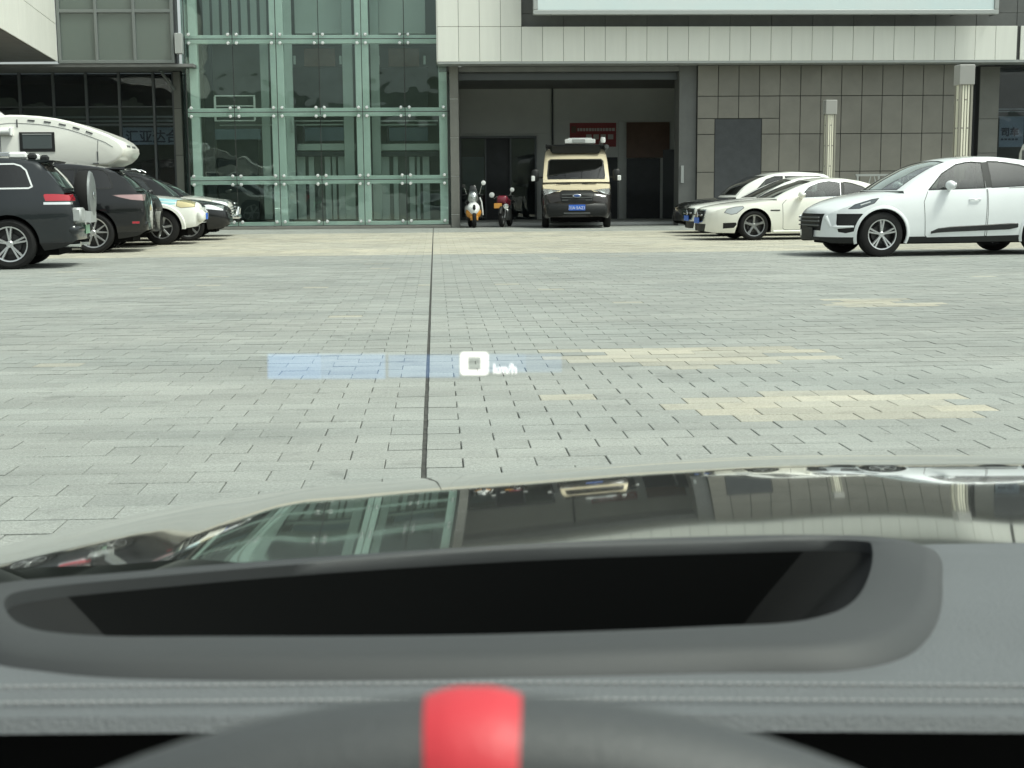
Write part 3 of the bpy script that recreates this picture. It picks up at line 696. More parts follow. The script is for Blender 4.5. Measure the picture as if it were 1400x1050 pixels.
AX = {'y': (0, 2), 'x': (1, 2), 'z': (0, 1)}
def cutpart(bm, lay, axis, poly, pid, cond, allow=(0,)):
    a, b = AX[axis]
    u0, u1 = min(p[0] for p in poly)-.05, max(p[0] for p in poly)+.05; v0, v1 = min(p[1] for p in poly)-.05, max(p[1] for p in poly)+.05
    fs = []
    for f in bm.faces:
        if f[lay] not in allow: continue
        us = [v.co[a] for v in f.verts]; vs = [v.co[b] for v in f.verts]
        if max(us) < u0 or min(us) > u1 or max(vs) < v0 or min(vs) > v1: continue
        if cond(f): fs.append(f)
    for i in range(len(poly)):
        p, q = poly[i-1], poly[i]
        co = [0, 0, 0]; no = [0, 0, 0]
        co[a], co[b] = p; no[a], no[b] = q[1]-p[1], -(q[0]-p[0])
        nv = Vector(no)
        if nv.length < 1e-6: continue
        geom = set(fs)
        for f in fs: geom.update(f.edges); geom.update(f.verts)
        r = bmesh.ops.bisect_plane(bm, geom=list(geom), dist=1e-5, plane_co=co, plane_no=nv.normalized())
        fs = [g_ for g_ in r['geom'] if isinstance(g_, bmesh.types.BMFace)]
    for f in fs:
        c = f.calc_center_median()
        if inpoly(c[a], c[b], poly) and cond(f): f[lay] = pid

def ribbon(bm, lay, pid, wd, off):
    """thin strip along the outline of a cut part: a shut line or a window trim"""
    mb = MB()
    for e in bm.edges:
        k = [f[lay] for f in e.link_faces]
        if len(k) == 2 and k[0] != k[1] and pid in k:
            a, b = e.verts; n = (e.link_faces[0].normal+e.link_faces[1].normal).normalized(); d = b.co-a.co
            if d.length < 1e-5: continue
            t = n.cross(d.normalized())*wd/2; ex = d.normalized()*wd*.3; o = n*off
            mb.add([a.co-t+o-ex, b.co-t+o+ex, b.co+t+o+ex, a.co+t+o-ex], [(0,1,2,3)])
    return mb

def submesh(bm, lay, pid, name, mats, inset=0.0, smooth=38):
    vm = {}; vs = []; fs = []; mi = []
    for f in bm.faces:
        if f[lay] != pid: continue
        ids = []
        for v in f.verts:
            if v.index not in vm: vm[v.index] = len(vs); vs.append(v.co-v.normal*inset)
            ids.append(vm[v.index])
        fs.append(ids); mi.append(f.material_index)
    if not fs: return None
    me = bpy.data.meshes.new(name); me.from_pydata(vs, [], fs)
    for m in (mats if isinstance(mats, (list, tuple)) else [mats]): me.materials.append(m)
    if isinstance(mats, (list, tuple)): me.polygons.foreach_set('material_index', mi)
    me.polygons.foreach_set('use_smooth', [True]*len(fs)); me.set_sharp_from_angle(angle=R_(smooth))
    return me

_wh = {}
def wheel_meshes(r, wd, rim, style, alloy):
    k = (round(r, 3), wd, rim, style, alloy)
    if k in _wh: return _wh[k]
    h = wd/2
    ty = MB(); ty.lathe([(rim, -h*.8), (rim+.012, -h*.95), (r-.05, -h), (r-.015, -h*.86), (r, -h*.6), (r, h*.6), (r-.015, h*.86), (r-.05, h), (rim+.012, h*.95), (rim, h*.8)], n=40, closed=True)
    ty = ty.mesh('tyre', M['tyre'], 35)
    hb = MB(); hb.lathe([(0, -h*.15), (rim*.62, -h*.15), (rim*.62, h*.1), (0, h*.1)], n=28); hb.lathe([(rim*.98, -h*.75), (rim*.97, h*.8)], n=36); hb.lathe([(rim*.97, h*.3), (0, h*.32)], n=28)
    hb = hb.mesh('wheel', [M['hub']], 30)
    rm = MB(); f = -h*.86
    rm.lathe([(rim*.93, f+.03), (rim*.95, f-.004), (rim*1.02, f-.008), (rim*1.03, f+.012)], n=40)
    rm.lathe([(0, f+.012), (rim*.14, f+.010), (rim*.2, f+.022), (rim*.2, f+.06)], n=20)
    def spoke(a0, a1, w0, w1, r0=.12, r1=.97):
        p0 = Vector((math.cos(a0)*rim*r0, f+.03, math.sin(a0)*rim*r0)); p1 = Vector((math.cos(a1)*rim*r1, f+.012, math.sin(a1)*rim*r1))
        d = (p1-p0).normalized(); s = d.cross(Vector((0, 1, 0))).normalized()
        vs = []
        for p, w_ in ((p0, w0), (p1, w1)):
            for q, y in ((-1, .0), (1, .0), (.6, -.012), (-.6, -.012)): vs.append(p+s*w_*q/2+Vector((0, y, 0)))
            for q in (-1, 1): vs.append(p+s*w_*q/2+Vector((0, .035, 0)))
        rm.add(vs, [(0,6,7,1)[::-1], (3,2,8,9), (0,3,9,6), (1,7,8,2), (4,0,6,10), (1,5,11,7), (3,0,1,2), (9,8,7,6)])
    if style == 'double5':
        for i in range(5):
            a = 2*math.pi*i/5+math.pi/2
            spoke(a-.10, a-.13, rim*.12, rim*.15); spoke(a+.10, a+.13, rim*.12, rim*.15)
    elif style == 'star5':
        for i in range(5): a = 2*math.pi*i/5+math.pi/2; spoke(a, a-.0, rim*.30, rim*.13); spoke(a-.02, a-.11, rim*.10, rim*.09); spoke(a+.02, a+.11, rim*.10, rim*.09)
    elif style == 'loop5':
        for i in range(5): a = 2*math.pi*i/5+.3; spoke(a, a-.28, rim*.16, rim*.10); spoke(a, a+.28, rim*.16, rim*.10)
    elif style == 'six':
        for i in range(6): a = 2*math.pi*i/6+.2; spoke(a, a, rim*.2, rim*.22)
    elif style == 'multi':
        for i in range(8): a = 2*math.pi*i/8; spoke(a-.03, a-.06, rim*.09, rim*.1); spoke(a+.03, a+.06, rim*.09, rim*.1)
    else:
        rm.lathe([(rim*.9, f+.02), (rim*.5, f+.035), (rim*.25, f+.02)], n=28)
    rm = rm.mesh('rim', M[alloy], 30)
    _wh[k] = (hb, ty, rm); return _wh[k]

def make_car(name, label, cat, S, loc, rz, group=None):
    """S: curves of the shell along its length (nose at x=0), wheels, cuts. Local x runs nose to tail, y to its right side"""
    L, hw = S['L'], S['W']
    root = thing(name, label, cat, loc, rz, group)
    top, belt, sill, wid = curve(S['top']), curve(S['belt']), curve(S['sill']), curve(S['wid'])
    roof = curve(S['roof']); g0, g1 = S['roof'][0][0], S['roof'][-1][0]
    tum = S.get('tumble', .42); bf, br = S.get('bow', .12), S.get('bowr', .08); wbow = S.get('wbow', .16)
    r = S['r']; ra = S.get('ra', r+.055); xw = (S['foh'], S['foh']+S['wb'])
    arches = S.get('arch', True)
    def arch(x):
        z = 0
        for c in xw:
            if abs(x-c) < ra: z = max(z, r+math.sqrt(ra*ra-(x-c)**2)*S.get('archf', 1.0))
        return z
    def side(x, z):
        zs, zb, w_ = belt(x), sill(x), wid(x)
        if z <= zs: return w_*FB((z-zb)/max(.05, zs-zb))
        return w_*.945-tum*(z-zs)-S.get('tq', .10)*(z-zs)**2
    def bow(x, y):
        k = 1-min(1, (y/hw)**2)
        fa = max(0, 1-x/.7)**2; fr = max(0, 1-(L-x)/.6)**2
        return x-bf*k*fa+br*k*fr
    xs = set(np.linspace(0, L, 76)) | {g0, g1}
    for t in (.004, .012, .025, .045, .07, .1, .14, .19): xs |= {t, L-t}
    for c in xw:
        for k in range(0, 25): xs.add(c-ra*math.cos(math.pi*k/24)*.9999)
    xs = sorted(x for x in xs if 0 <= x <= L); xs = [x for i, x in enumerate(xs) if i == 0 or x-xs[i-1] > .002]
    bm = bmesh.new(); lay = bm.faces.layers.int.new('part'); NS, NT = 13, 7
    rings = []
    for x in xs:
        zs, zb = belt(x), sill(x); zb2 = min(max(zb, arch(x)) if arches else zb, zs-.03); zt = max(top(x), zs+.002)
        ws = side(x, zs); half = []
        for i in range(NS): z = zb2+(zs-zb2)*i/(NS-1); half.append((side(x, z), z))
        for i in range(1, NT+1):
            u = 1-i/NT; y = ws*math.sin(u*math.pi/2)**.9 if i < NT else 0
            half.append((y, zs+(zt-zs)*(1-(y/ws)**2.6)))
        ring = [bm.verts.new((bow(x, -y), -y, z)) for y, z in half] + [bm.verts.new((bow(x, y), y, z)) for y, z in half[-2::-1]]
        rings.append(ring)
    n = len(rings[0])
    for i in range(len(xs)-1):
        for k in range(n-1): bm.faces.new((rings[i][k], rings[i][k+1], rings[i+1][k+1], rings[i+1][k]))
    for e, ring in ((0, rings[0]), (-1, rings[-1])):
        rows = []
        for k in range((n+1)//2):
            a, b = ring[k], ring[n-1-k]
            if a is b: rows.append([a]); continue
            row = [a]
            for t in range(1, 10): y = a.co.y+(b.co.y-a.co.y)*t/10; row.append(bm.verts.new((bow(xs[e], y), y, a.co.z)))
            rows.append(row+[b])
        for k in range(len(rows)-1):
            A, B = rows[k], rows[k+1]
            for t in range(10):
                vs = [A[t], A[t+1]]+([B[t+1], B[t]] if len(B) > 1 else [B[0]])
                bm.faces.new(vs if e == 0 else vs[::-1])
    # greenhouse
    gs = sorted(set(np.linspace(g0, g1, 44)) | {g0+.03, g1-.03}); gr = []
    gf, gb = S['gf'], S['gb']              # roof front and rear: glass bows out before and after
    def gbow(x, y, w_):
        k = 1-min(1, (y/w_)**2) if w_ > .01 else 0
        fa = max(0, min(1, (gf-x)/(gf-g0))); fr = max(0, min(1, (x-gb)/(g1-gb)))
        return x-wbow*k*fa+S.get('rbow', .10)*k*fr
    for x in gs:
        zs, zr = belt(x), max(roof(x), belt(x)+.004); h = zr-zs
        zc = zs+h*.88; yc = side(x, zc); cr = min(.05, h*.12); half = []
        for i in range(7): z = zs-.012+(zc-zs+.012)*i/6; half.append((side(x, max(z, zs)), z))
        # rounded roof edge then crown
        p0 = (yc, zc); p1 = (yc-.03, zr-cr*.55); p2 = (yc*.80, zr-cr*.45)
        for t in (.3, .6, .85): half.append(((1-t)**2*p0[0]+2*t*(1-t)*p1[0]+t*t*p2[0], (1-t)**2*p0[1]+2*t*(1-t)*p1[1]+t*t*p2[1]))
        for u in (.80, .62, .42, .2, 0): half.append((yc*u, zr-cr*.45*(u/.8)**2))
        w_ = side(x, zs)
        ring = [bm.verts.new((gbow(x, y, w_), -y, z)) for y, z in half]+[bm.verts.new((gbow(x, y, w_), y, z)) for y, z in half[-2::-1]]
        gr.append(ring)
    n2 = len(gr[0]); gset = []
    for i in range(len(gs)-1):
        for k in range(n2-1):
            f = bm.faces.new((gr[i][k], gr[i][k+1], gr[i+1][k+1], gr[i+1][k])); f.material_index = 1; gset.append(f)
    for f in bm.faces: f.smooth = True
    bmesh.ops.recalc_face_normals(bm, faces=bm.faces[:]); bm.normal_update()
    for grp in ([f for f in bm.faces if f.material_index == 0], [f for f in bm.faces if f.material_index == 1]):
        tf = max(grp, key=lambda f: f.normal.z**2*f.calc_area()*(1 if abs(f.calc_center_median().x-L*.5) < L*.3 else .01))
        if tf.normal.z < 0: bmesh.ops.reverse_faces(bm, faces=grp)
    bm.normal_update()
    # cuts ------------------------------------------------------------
    parts = []
    def do(pname, axis, poly, m, cond, **kw):
        pid = len(parts)+1; parts.append((pname, m, kw)); cutpart(bm, lay, axis, poly, pid, cond, kw.get('allow', (0,))); return pid
    is_g = lambda f: f.material_index == 1
    for c in S['cuts']:
        kind, poly, m, kw = c[0], c[1], c[2], (c[3] if len(c) > 3 else {})
        if kind == 'side':
            for s in ((-1, 1) if kw.get('both', True) else (-1,)):
                do(kw['name'], 'y', poly, m, (lambda f, s=s: is_g(f) and f.calc_center_median().y*s > .25 and abs(f.normal.z) < .75), **dict(kw, sgn=s))
        elif kind == 'body':
            for s in ((-1, 1) if kw.get('both', True) else (-1,)):
                do(kw['name'], 'y', poly, m, (lambda f, s=s, kw=kw: not is_g(f) and f.calc_center_median().y*s > kw.get('ymin', .2)), **dict(kw, sgn=s))
        elif kind == 'front': do(kw['name'], 'x', poly, m, (lambda f, kw=kw: not is_g(f) and f.calc_center_median().x < kw.get('xmax', .5) and f.normal.x < kw.get('nx', -.12)), **kw)
        elif kind == 'rear': do(kw['name'], 'x', poly, m, (lambda f, kw=kw: not is_g(f) and f.calc_center_median().x > L-kw.get('xmax', .5) and f.normal.x > .12), **kw)
        elif kind == 'shield': do(kw['name'], 'x', poly, m, (lambda f: is_g(f) and f.calc_center_median().x < gf+.05 and abs(f.normal.y) < .62), **kw)
        elif kind == 'rearglass': do(kw['name'], 'x', poly, m, (lambda f: is_g(f) and f.calc_center_median().x > gb-.05 and abs(f.normal.y) < .62), **kw)
        elif kind == 'roof': do(kw['name'], 'z', poly, m, (lambda f: is_g(f) and f.normal.z > .6), **kw)
        elif kind == 'zone': do(kw['name'], 'y', poly, m, (lambda f: True), **kw)
    bm.normal_update(); bm.verts.index_update()
    off = Vector((-L/2, 0, 0))
    def put(me, nm, parent=root):
        me.transform(Matrix.Translation(off)); return link(nm, me, parent)
    pm_ = S['paint']; rm_ = S.get('roof_paint', pm_)
    me = submesh(bm, lay, 0, 'body', [pm_, rm_]); body = put(me, 'body')
    for i, (pn, m, kw) in enumerate(parts):
        me = submesh(bm, lay, i+1, pn, m if m else [pm_, rm_], kw.get('inset', .004 if pn.endswith('window') or pn in ('windscreen', 'rear_window') else 0))
        if not me: continue
        o = put(me, pn)
        if 'label' in kw: o['label'] = kw['label']
        tr = kw.get('trim', None if pn.endswith('window') else ('seam', .009, .0015))
        if tr:
            rb = ribbon(bm, lay, i+1, tr[1], tr[2])
            if rb.f:
                me2 = bpy.data.meshes.new('trim'); me2.from_pydata([Vector(v)+off for v in rb.v], [], rb.f); me2.materials.append(M[tr[0]])
                link('trim' if tr[0] != 'seam' else 'shut_line', me2, o)
        if pn.endswith('door') and kw.get('handle'):
            hx, hz = kw['handle']; sg_ = kw['sgn']; y = side(hx, hz)
            hb = MB(); hb.tube([(hx-.1+off.x, sg_*(y+.0), hz), (hx-.075+off.x, sg_*(y+.028), hz+.004), (hx+.075+off.x, sg_*(y+.028), hz+.004), (hx+.1+off.x, sg_*(y+.0), hz)], .013, 6)
            hb.build('handle', kw.get('hmat', pm_), o, smooth=50)
    bm.free()
    # floor of the cabin, seats, wheel wells
    ib = MB(); b0, b1 = g0+.35, g1-.25
    ib.box(.25+off.x, L-.25+off.x, -hw+.30, hw-.30, .20, .40); ib.build('underbody', M['liner'], root)
    if S.get('interior', True):
        zz = belt((g0+g1)/2)
        MB().cbox(g0+.15+off.x, g0+.6+off.x, -hw+.2, hw-.2, zz-.15, zz+.03, .03).build('dash', M['cabin'], root)
        for sx_ in S.get('seats', (g0+1.35, g0+2.25)):
            for s in (-1, 1):
                sb = MB(); sb.cbox(sx_+off.x, sx_+.14+off.x, s*.38-.22, s*.38+.22, .55, zz+.16, .05); sb.cbox(sx_+.05+off.x, sx_+.14+off.x, s*.38-.12, s*.38+.12, zz+.17, zz+.34, .03)
                sb.cbox(sx_-.42+off.x, sx_+off.x, s*.38-.22, s*.38+.22, .45, .62, .04)
                sb.build('seat', M['seat'], root, smooth=40)
    lin = MB()
    for c in xw:
        for s in (-1, 1):
            vs = []; fs = []; K = 20
            for k in range(K+1):
                a = math.pi*k/K; x_ = c+(ra+.004)*math.cos(a)*.999; z_ = r+(ra+.004)*math.sin(a)*S.get('archf', 1.0)
                yo = side(min(max(x_, 0), L), max(z_, sill(c)))-.008
                vs += [(x_+off.x, s*yo, z_), (x_+off.x, s*(hw-.36), z_)]
            for k in range(K): fs.append((2*k, 2*k+1, 2*k+3, 2*k+2))
            vs += [(c+off.x, s*(hw-.36), r)]; q = len(vs)-1
            for k in range(K): fs.append((q, 2*k+1, 2*k+3))
            lin.add(vs, fs)
    lin.build('wheel_well', M['liner'], root)
    if S.get('flare'):
        fm, fw, fo = S['flare']
        for c in xw:
            for s in (-1, 1):
                vs = []; K = 24
                a0 = -.35
                for k in range(K+1):
                    a = a0+(math.pi-2*a0)*k/K
                    for rr, oo in ((ra-.004, -.012), (ra+.002, fo), (ra+fw*.7, fo), (ra+fw, .001)):
                        x_ = c+rr*math.cos(a); z_ = max(r+rr*math.sin(a)*S.get('archf', 1.0), sill(c)-.01)
                        vs.append((x_+off.x, s*(side(min(max(x_, .03), L-.03), z_)+oo), z_))
                fs = [(4*k+j, 4*k+j+1, 4*k+j+5, 4*k+j+4) for k in range(K) for j in range(3)]
                MB().add(vs, fs).build('arch_trim', fm, root, smooth=40)
    # wheels
    hb, ty, rm = wheel_meshes(r, S.get('tw', .25), S['rim'], S['style'], S.get('alloy', 'alloy'))
    for c in xw:
        for s in (-1, 1):
            o = link('wheel', hb, root, (c+off.x, s*(wid(c)-S.get('tw', .25)/2-.025), r), (0, 0, 0 if s < 0 else math.pi))
            link('tyre', ty, o); link('rim', rm, o)
    # mirrors
    if 'mirror' in S:
        mx, mz, mm = S['mirror']
        for s in (-1, 1):
            y = side(mx, mz-.05); m2 = MB()
            vs_c = (mx-.02+off.x, s*(y+.13), mz+.03)
            m2.ell(vs_c, .075, .115, .078, 16, 10); m2.bar((mx+.02+off.x, s*(y-.02), mz-.06), (mx+off.x, s*(y+.08), mz-.03), .05, .035)
            o = m2.build('wing_mirror', mm, root, smooth=50)
            MB().ell((mx+.045+off.x, s*(y+.13), mz+.03), .015, .095, .062, 14, 8).build('mirror_glass', M['chrome'], o, smooth=50)
    for fn in S.get('extra', ()): fn(root, off, side)
    return root

def box_part(name, m, x0, x1, y0, y1, z0, z1, c=.01):
    def fn(root, off, side): MB().cbox(x0+off.x, x1+off.x, y0, y1, z0, z1, c).build(name, m, root)
    return fn
def wheelpos(S, X, Y, front, rz=0.0, near=True):
    """world place of a car from where one near-side wheel stands; rz 0 = nose towards -x"""
    c = (S['foh'] if front else S['foh']+S['wb'])-S['L']/2; s = -(S['W']-.1)
    v = Matrix.Rotation(rz, 3, 'Z') @ Vector((c, s if abs(rz) < 1 else -s, 0))
    return (X-v.x, Y-v.y, 0)
def plate(m, txt, x, y, z, w_=.44, h=.14, tm=None, fx=-1):
    def fn(root, off, side):
        o = MB().cbox(x-.008+off.x, x+.008+off.x, y-w_/2, y+w_/2, z-h/2, z+h/2, .004).build('number_plate', m, root)
        if txt: text('lettering', txt, h*.72, M[tm or 'white_gloss'], o, (x+fx*.013+off.x, y+(-.0 if fx < 0 else 0), z-h*.28), (math.pi/2, 0, -math.pi/2 if fx < 0 else math.pi/2), 'CENTER')
    return fn

# ---- white crossover, nose to the left
SM = dict(L=4.70, W=.965, wb=2.90, foh=.81, r=.37, rim=.245, style='double5', tw=.26, paint=M['p_white'], gf=2.0, gb=3.75, tumble=.47, bow=.11,
    top=[(0,.70),(.02,.77),(.12,.85),(.35,.95),(.7,1.03),(1.1,1.085),(1.45,1.10),(2.6,1.12),(3.8,1.16),(4.3,1.13),(4.55,1.05),(4.67,.9),(4.70,.62)],
    belt=[(0,.60),(.05,.70),(.2,.80),(.45,.90),(.8,.985),(1.2,1.04),(1.6,1.065),(2.6,1.095),(3.8,1.145),(4.3,1.10),(4.6,.98),(4.70,.58)],
    sill=[(0,.27),(.1,.23),(.6,.225),(4.1,.235),(4.55,.30),(4.7,.42)],
    wid=[(0,.46),(.05,.62),(.16,.76),(.4,.89),(.9,.965),(1.6,.95),(3.0,.95),(3.75,.965),(4.3,.90),(4.58,.78),(4.7,.62)],
    roof=[(1.18,1.085),(1.55,1.34),(1.95,1.555),(2.3,1.635),(2.8,1.665),(3.35,1.62),(3.9,1.48),(4.42,1.14)],
    mirror=(1.95,1.14,M['p_white']), flare=(M['p_white'], .05, .012), seats=(2.5,3.4),
    cuts=[
      ('side', [(1.62,1.095),(1.80,1.10),(2.62,1.12),(2.64,1.54),(2.42,1.555),(2.18,1.51),(1.90,1.36)], M['car_glass'], dict(name='side_window', trim=('plastic',.02,.002))),
      ('side', [(2.74,1.125),(3.55,1.16),(3.62,1.21),(3.50,1.43),(3.30,1.50),(2.95,1.555),(2.75,1.56)], M['car_glass_dark'], dict(name='side_window', trim=('plastic',.02,.002))),
      ('side', [(2.635,1.118),(2.745,1.122),(2.755,1.555),(2.645,1.545)], M['plastic'], dict(name='pillar_trim', trim=None)),
      ('shield', [(-.70,1.10),(.70,1.10),(.57,1.55),(.3,1.575),(-.3,1.575),(-.57,1.55)], M['car_glass'], dict(name='windscreen', trim=('plastic',.02,.002))),
      ('rearglass', [(-.62,1.20),(.62,1.20),(.5,1.5),(-.5,1.5)], M['car_glass_dark'], dict(name='rear_window')),
      ('body', [(1.56,.345),(1.60,.31),(2.62,.32),(2.64,1.105),(1.60,1.075),(1.52,.9)], None, dict(name='door', handle=(2.42,.93))),
      ('body', [(2.655,.32),(3.30,.33),(3.36,.5),(3.62,.80),(3.66,1.135),(2.655,1.105)], None, dict(name='door', handle=(3.45,.97))),
      ('body', [(.26,.795),(.42,.80),(.66,.885),(.74,.965),(.62,.945),(.36,.865)], M['lens_dark'], dict(name='headlight')),
      ('body', [(.12,.42),(.22,.40),(.50,.47),(.53,.55),(.52,.67),(.46,.71),(.2,.71),(.10,.71),(.09,.56)], M['plastic'], dict(name='air_intake', ymin=.45, inset=.02)),
      ('front', [(-.46,.44),(.46,.44),(.5,.71),(-.5,.71)], M['plastic'], dict(name='grille', inset=.015, xmax=.4)),
      ('zone', [(-.3,.20),(4.9,.20),(4.9,.325),(-.3,.325)], M['plastic'], dict(name='lower_cladding')),
      ('rear', [(-.85,.92),(.85,.92),(.85,1.0),(-.85,1.0)], M['red_lens'], dict(name='tail_light')),
    ])
def mac_blade(root, off, side):
    for s in (-1, 1):
        pts = [(1.66,.385,.40),(1.78,.40,.45),(2.0,.41,.475),(2.5,.425,.495),(3.05,.44,.52),(3.2,.47,.52)]
        vs = []
        for x, z0, z1 in pts:
            for z, o in ((z0-.012, .0), (z0, .02), (z1, .016), (z1+.012, .0)): vs.append((x+off.x, s*(side(x, z)+o), z))
        MB().add(vs, [(4*k+j, 4*k+j+1, 4*k+j+5, 4*k+j+4) for k in range(len(pts)-1) for j in range(3)]+[(0,1,2,3), tuple(4*(len(pts)-1)+j for j in range(4))]).build('side_blade', M['plastic'], root, smooth=40)
        # intake bar and nostril blade
        bl = MB(); bl.tube([(.005+off.x, s*.52, .50), (.10+off.x, s*.76, .495), (.33+off.x, s*.885, .505)], [.028, .026, .016], 8); bl.build('bumper_bar', M['p_white'], root, smooth=50)
        bl = MB(); bl.tube([(-.02+off.x, s*.55, .66), (.005+off.x, s*.60, .58), (.03+off.x, s*.64, .50)], [.05, .04, .03], 8); bl.build('bumper_blade', M['p_white'], root, smooth=50)
        bl = MB(); bl.tube([(.44+off.x, s*(side(.44,.86)+.004), .855), (.60+off.x, s*(side(.60,.90)+.002), .905)], .012, 6); bl.build('lamp_strip', M['lens_bright'], root)
    for zz in (.52, .59, .65): MB().cbox(-.125+off.x, -.09+off.x, -.44, .44, zz-.012, zz+.012, .004).build('grille_slat', M['greyplastic'], root)
SM['extra'] = [mac_blade, plate(M['plastic'], None, -.135, 0, .40, .5, .16)]
RM = R_(6); pM = wheelpos(SM, 7.36, 22.75, True, RM)
make_car('parked_car', 'pure white crossover with black lower trim parked beside the cream coupe', 'car', SM, pM, RM)

# ---- cream coupe and the white saloon behind it
def coupe(paintm, H=1.39, style='star5', alloy='alloy_dark', four=False):
    k = H/1.39
    S = dict(L=4.70, W=.90, wb=2.77, foh=.86, r=.33, rim=.235, style=style, alloy=alloy, tw=.25, paint=paintm, gf=2.2, gb=3.25, tumble=.52, bow=.20,
    top=[(0,.62),(.02,.70),(.10,.745),(.4,.815),(.9,.88),(1.35,.925),(1.8,.94),(2.6,.95),(3.8,1.0),(4.3,1.0),(4.6,.97),(4.68,.86),(4.70,.6)],
    belt=[(0,.52),(.05,.62),(.2,.70),(.5,.77),(.9,.83),(1.4,.88),(1.9,.905),(2.8,.93),(3.6,.96),(4.3,.95),(4.6,.88),(4.7,.55)],
    sill=[(0,.2),(.1,.17),(.6,.165),(4.1,.17),(4.55,.25),(4.7,.4)],
    wid=[(0,.46),(.05,.60),(.16,.72),(.4,.835),(.86,.90),(1.6,.885),(3.0,.885),(3.63,.90),(4.2,.85),(4.58,.75),(4.7,.60)],
    roof=[(1.38,.915),(1.8,1.14*k**.5),(2.2,1.30*k),(2.55,1.375*k),(2.9,1.385*k),(3.3,1.335*k),(3.8,1.17*k**.5),(4.22,.985)],
    mirror=(1.92,.965,paintm), seats=(2.45,3.15),
    cuts=[
      ('side', [(1.86,.925),(2.0,.93),(2.86,.955),(2.90,1.27*k),(2.65,1.31*k),(2.4,1.275*k),(2.15,1.18*k)], M['car_glass'], dict(name='side_window', trim=('chrome' if not four else 'plastic',.014,.002))),
      ('side', [(2.95,.96),(3.55,1.0),(3.60,1.03),(3.4,1.17*k),(3.15,1.255*k),(2.98,1.275*k)], M['car_glass_dark'], dict(name='side_window', trim=('plastic',.014,.002))),
      ('side', [(2.862,.955),(2.948,.96),(2.978,1.27*k),(2.902,1.27*k)], M['plastic'], dict(name='pillar_trim', trim=None)),
      ('shield', [(-.66,.94),(.66,.94),(.54,1.32*k),(.3,1.345*k),(-.3,1.345*k),(-.54,1.32*k)], M['car_glass'], dict(name='windscreen', trim=('plastic',.02,.002))),
      ('rearglass', [(-.6,1.05),(.6,1.05),(.5,1.32),(-.5,1.32)], M['car_glass_dark'], dict(name='rear_window')),
      ('body', [(1.52,.26),(1.56,.23),(2.9,.24),(2.97,.5),(2.96,.945),(1.60,.895),(1.5,.8)], None, dict(name='door', handle=(2.72,.80))),
      ('body', [(.20,.62),(.34,.575),(.46,.60),(.62,.72),(.60,.76),(.44,.745),(.26,.70)], M['lens'], dict(name='headlight')),
      ('body', [(.18,.27),(.40,.285),(.46,.36),(.44,.395),(.18,.385)], M['plastic'], dict(name='air_intake', ymin=.4, inset=.02)),
      ('front', [(-.33,.42),(.33,.42),(.43,.55),(.36,.675),(-.36,.675),(-.43,.55)], M['plastic'], dict(name='grille', inset=.01, trim=('chrome',.03,.006))),
      ('front', [(-.40,.20),(.40,.20),(.46,.36),(-.46,.36)], M['plastic'], dict(name='air_intake', inset=.02)),
      ('rear', [(-.8,.7),(-.4,.7),(-.4,.86),(-.8,.86)], M['red_lens'], dict(name='tail_light')),
      ('rear', [(.4,.7),(.8,.7),(.8,.86),(.4,.86)], M['red_lens'], dict(name='tail_light')),
    ])
    def ex(root, off, side):
        MB().cbox(-.225+off.x, -.19+off.x, -.36, .36, .545, .575, .006).build('grille_bar', M['chrome'], root)
        MB().lathe([(0,-.012),(.07,-.012),(.078,0),(.07,.012),(.0,.012)], (-.225+off.x, 0, .56), 'x', 24).build('star_emblem', M['chrome'], root, smooth=40)
        for s in (-1, 1):
            MB().cbox(1.22+off.x, 1.44+off.x, s*(side(1.33,.66))-.008, s*(side(1.33,.66))+.008, .648, .675, .003).build('side_vent', M['plastic'], root)
            MB().tube([(1.3+off.x, s*(side(1.3,.2)+.008), .19), (3.05+off.x, s*(side(3.,.2)+.008), .20)], .03, 8).build('side_skirt', paintm, root, smooth=50)
    S['extra'] = [ex, plate(M['plate_blue'], None, -.235, 0, .44, .42, .13)]
    return S
SC1 = coupe(M['p_cream']); p1_ = wheelpos(SC1, 7.10, 30.9, True, R_(4))
make_car('parked_car', 'cream white two door coupe with five spoke alloys between crossover and white saloon', 'car', SC1, p1_, R_(4))
SC2 = coupe(M['p_white2'], 1.45, 'multi', 'alloy', True); p2_ = wheelpos(SC2, 7.35, 33.6, True, R_(4))
make_car('parked_car', 'white saloon parked between the cream coupe and the black two tone car', 'car', SC2, p2_, R_(4))

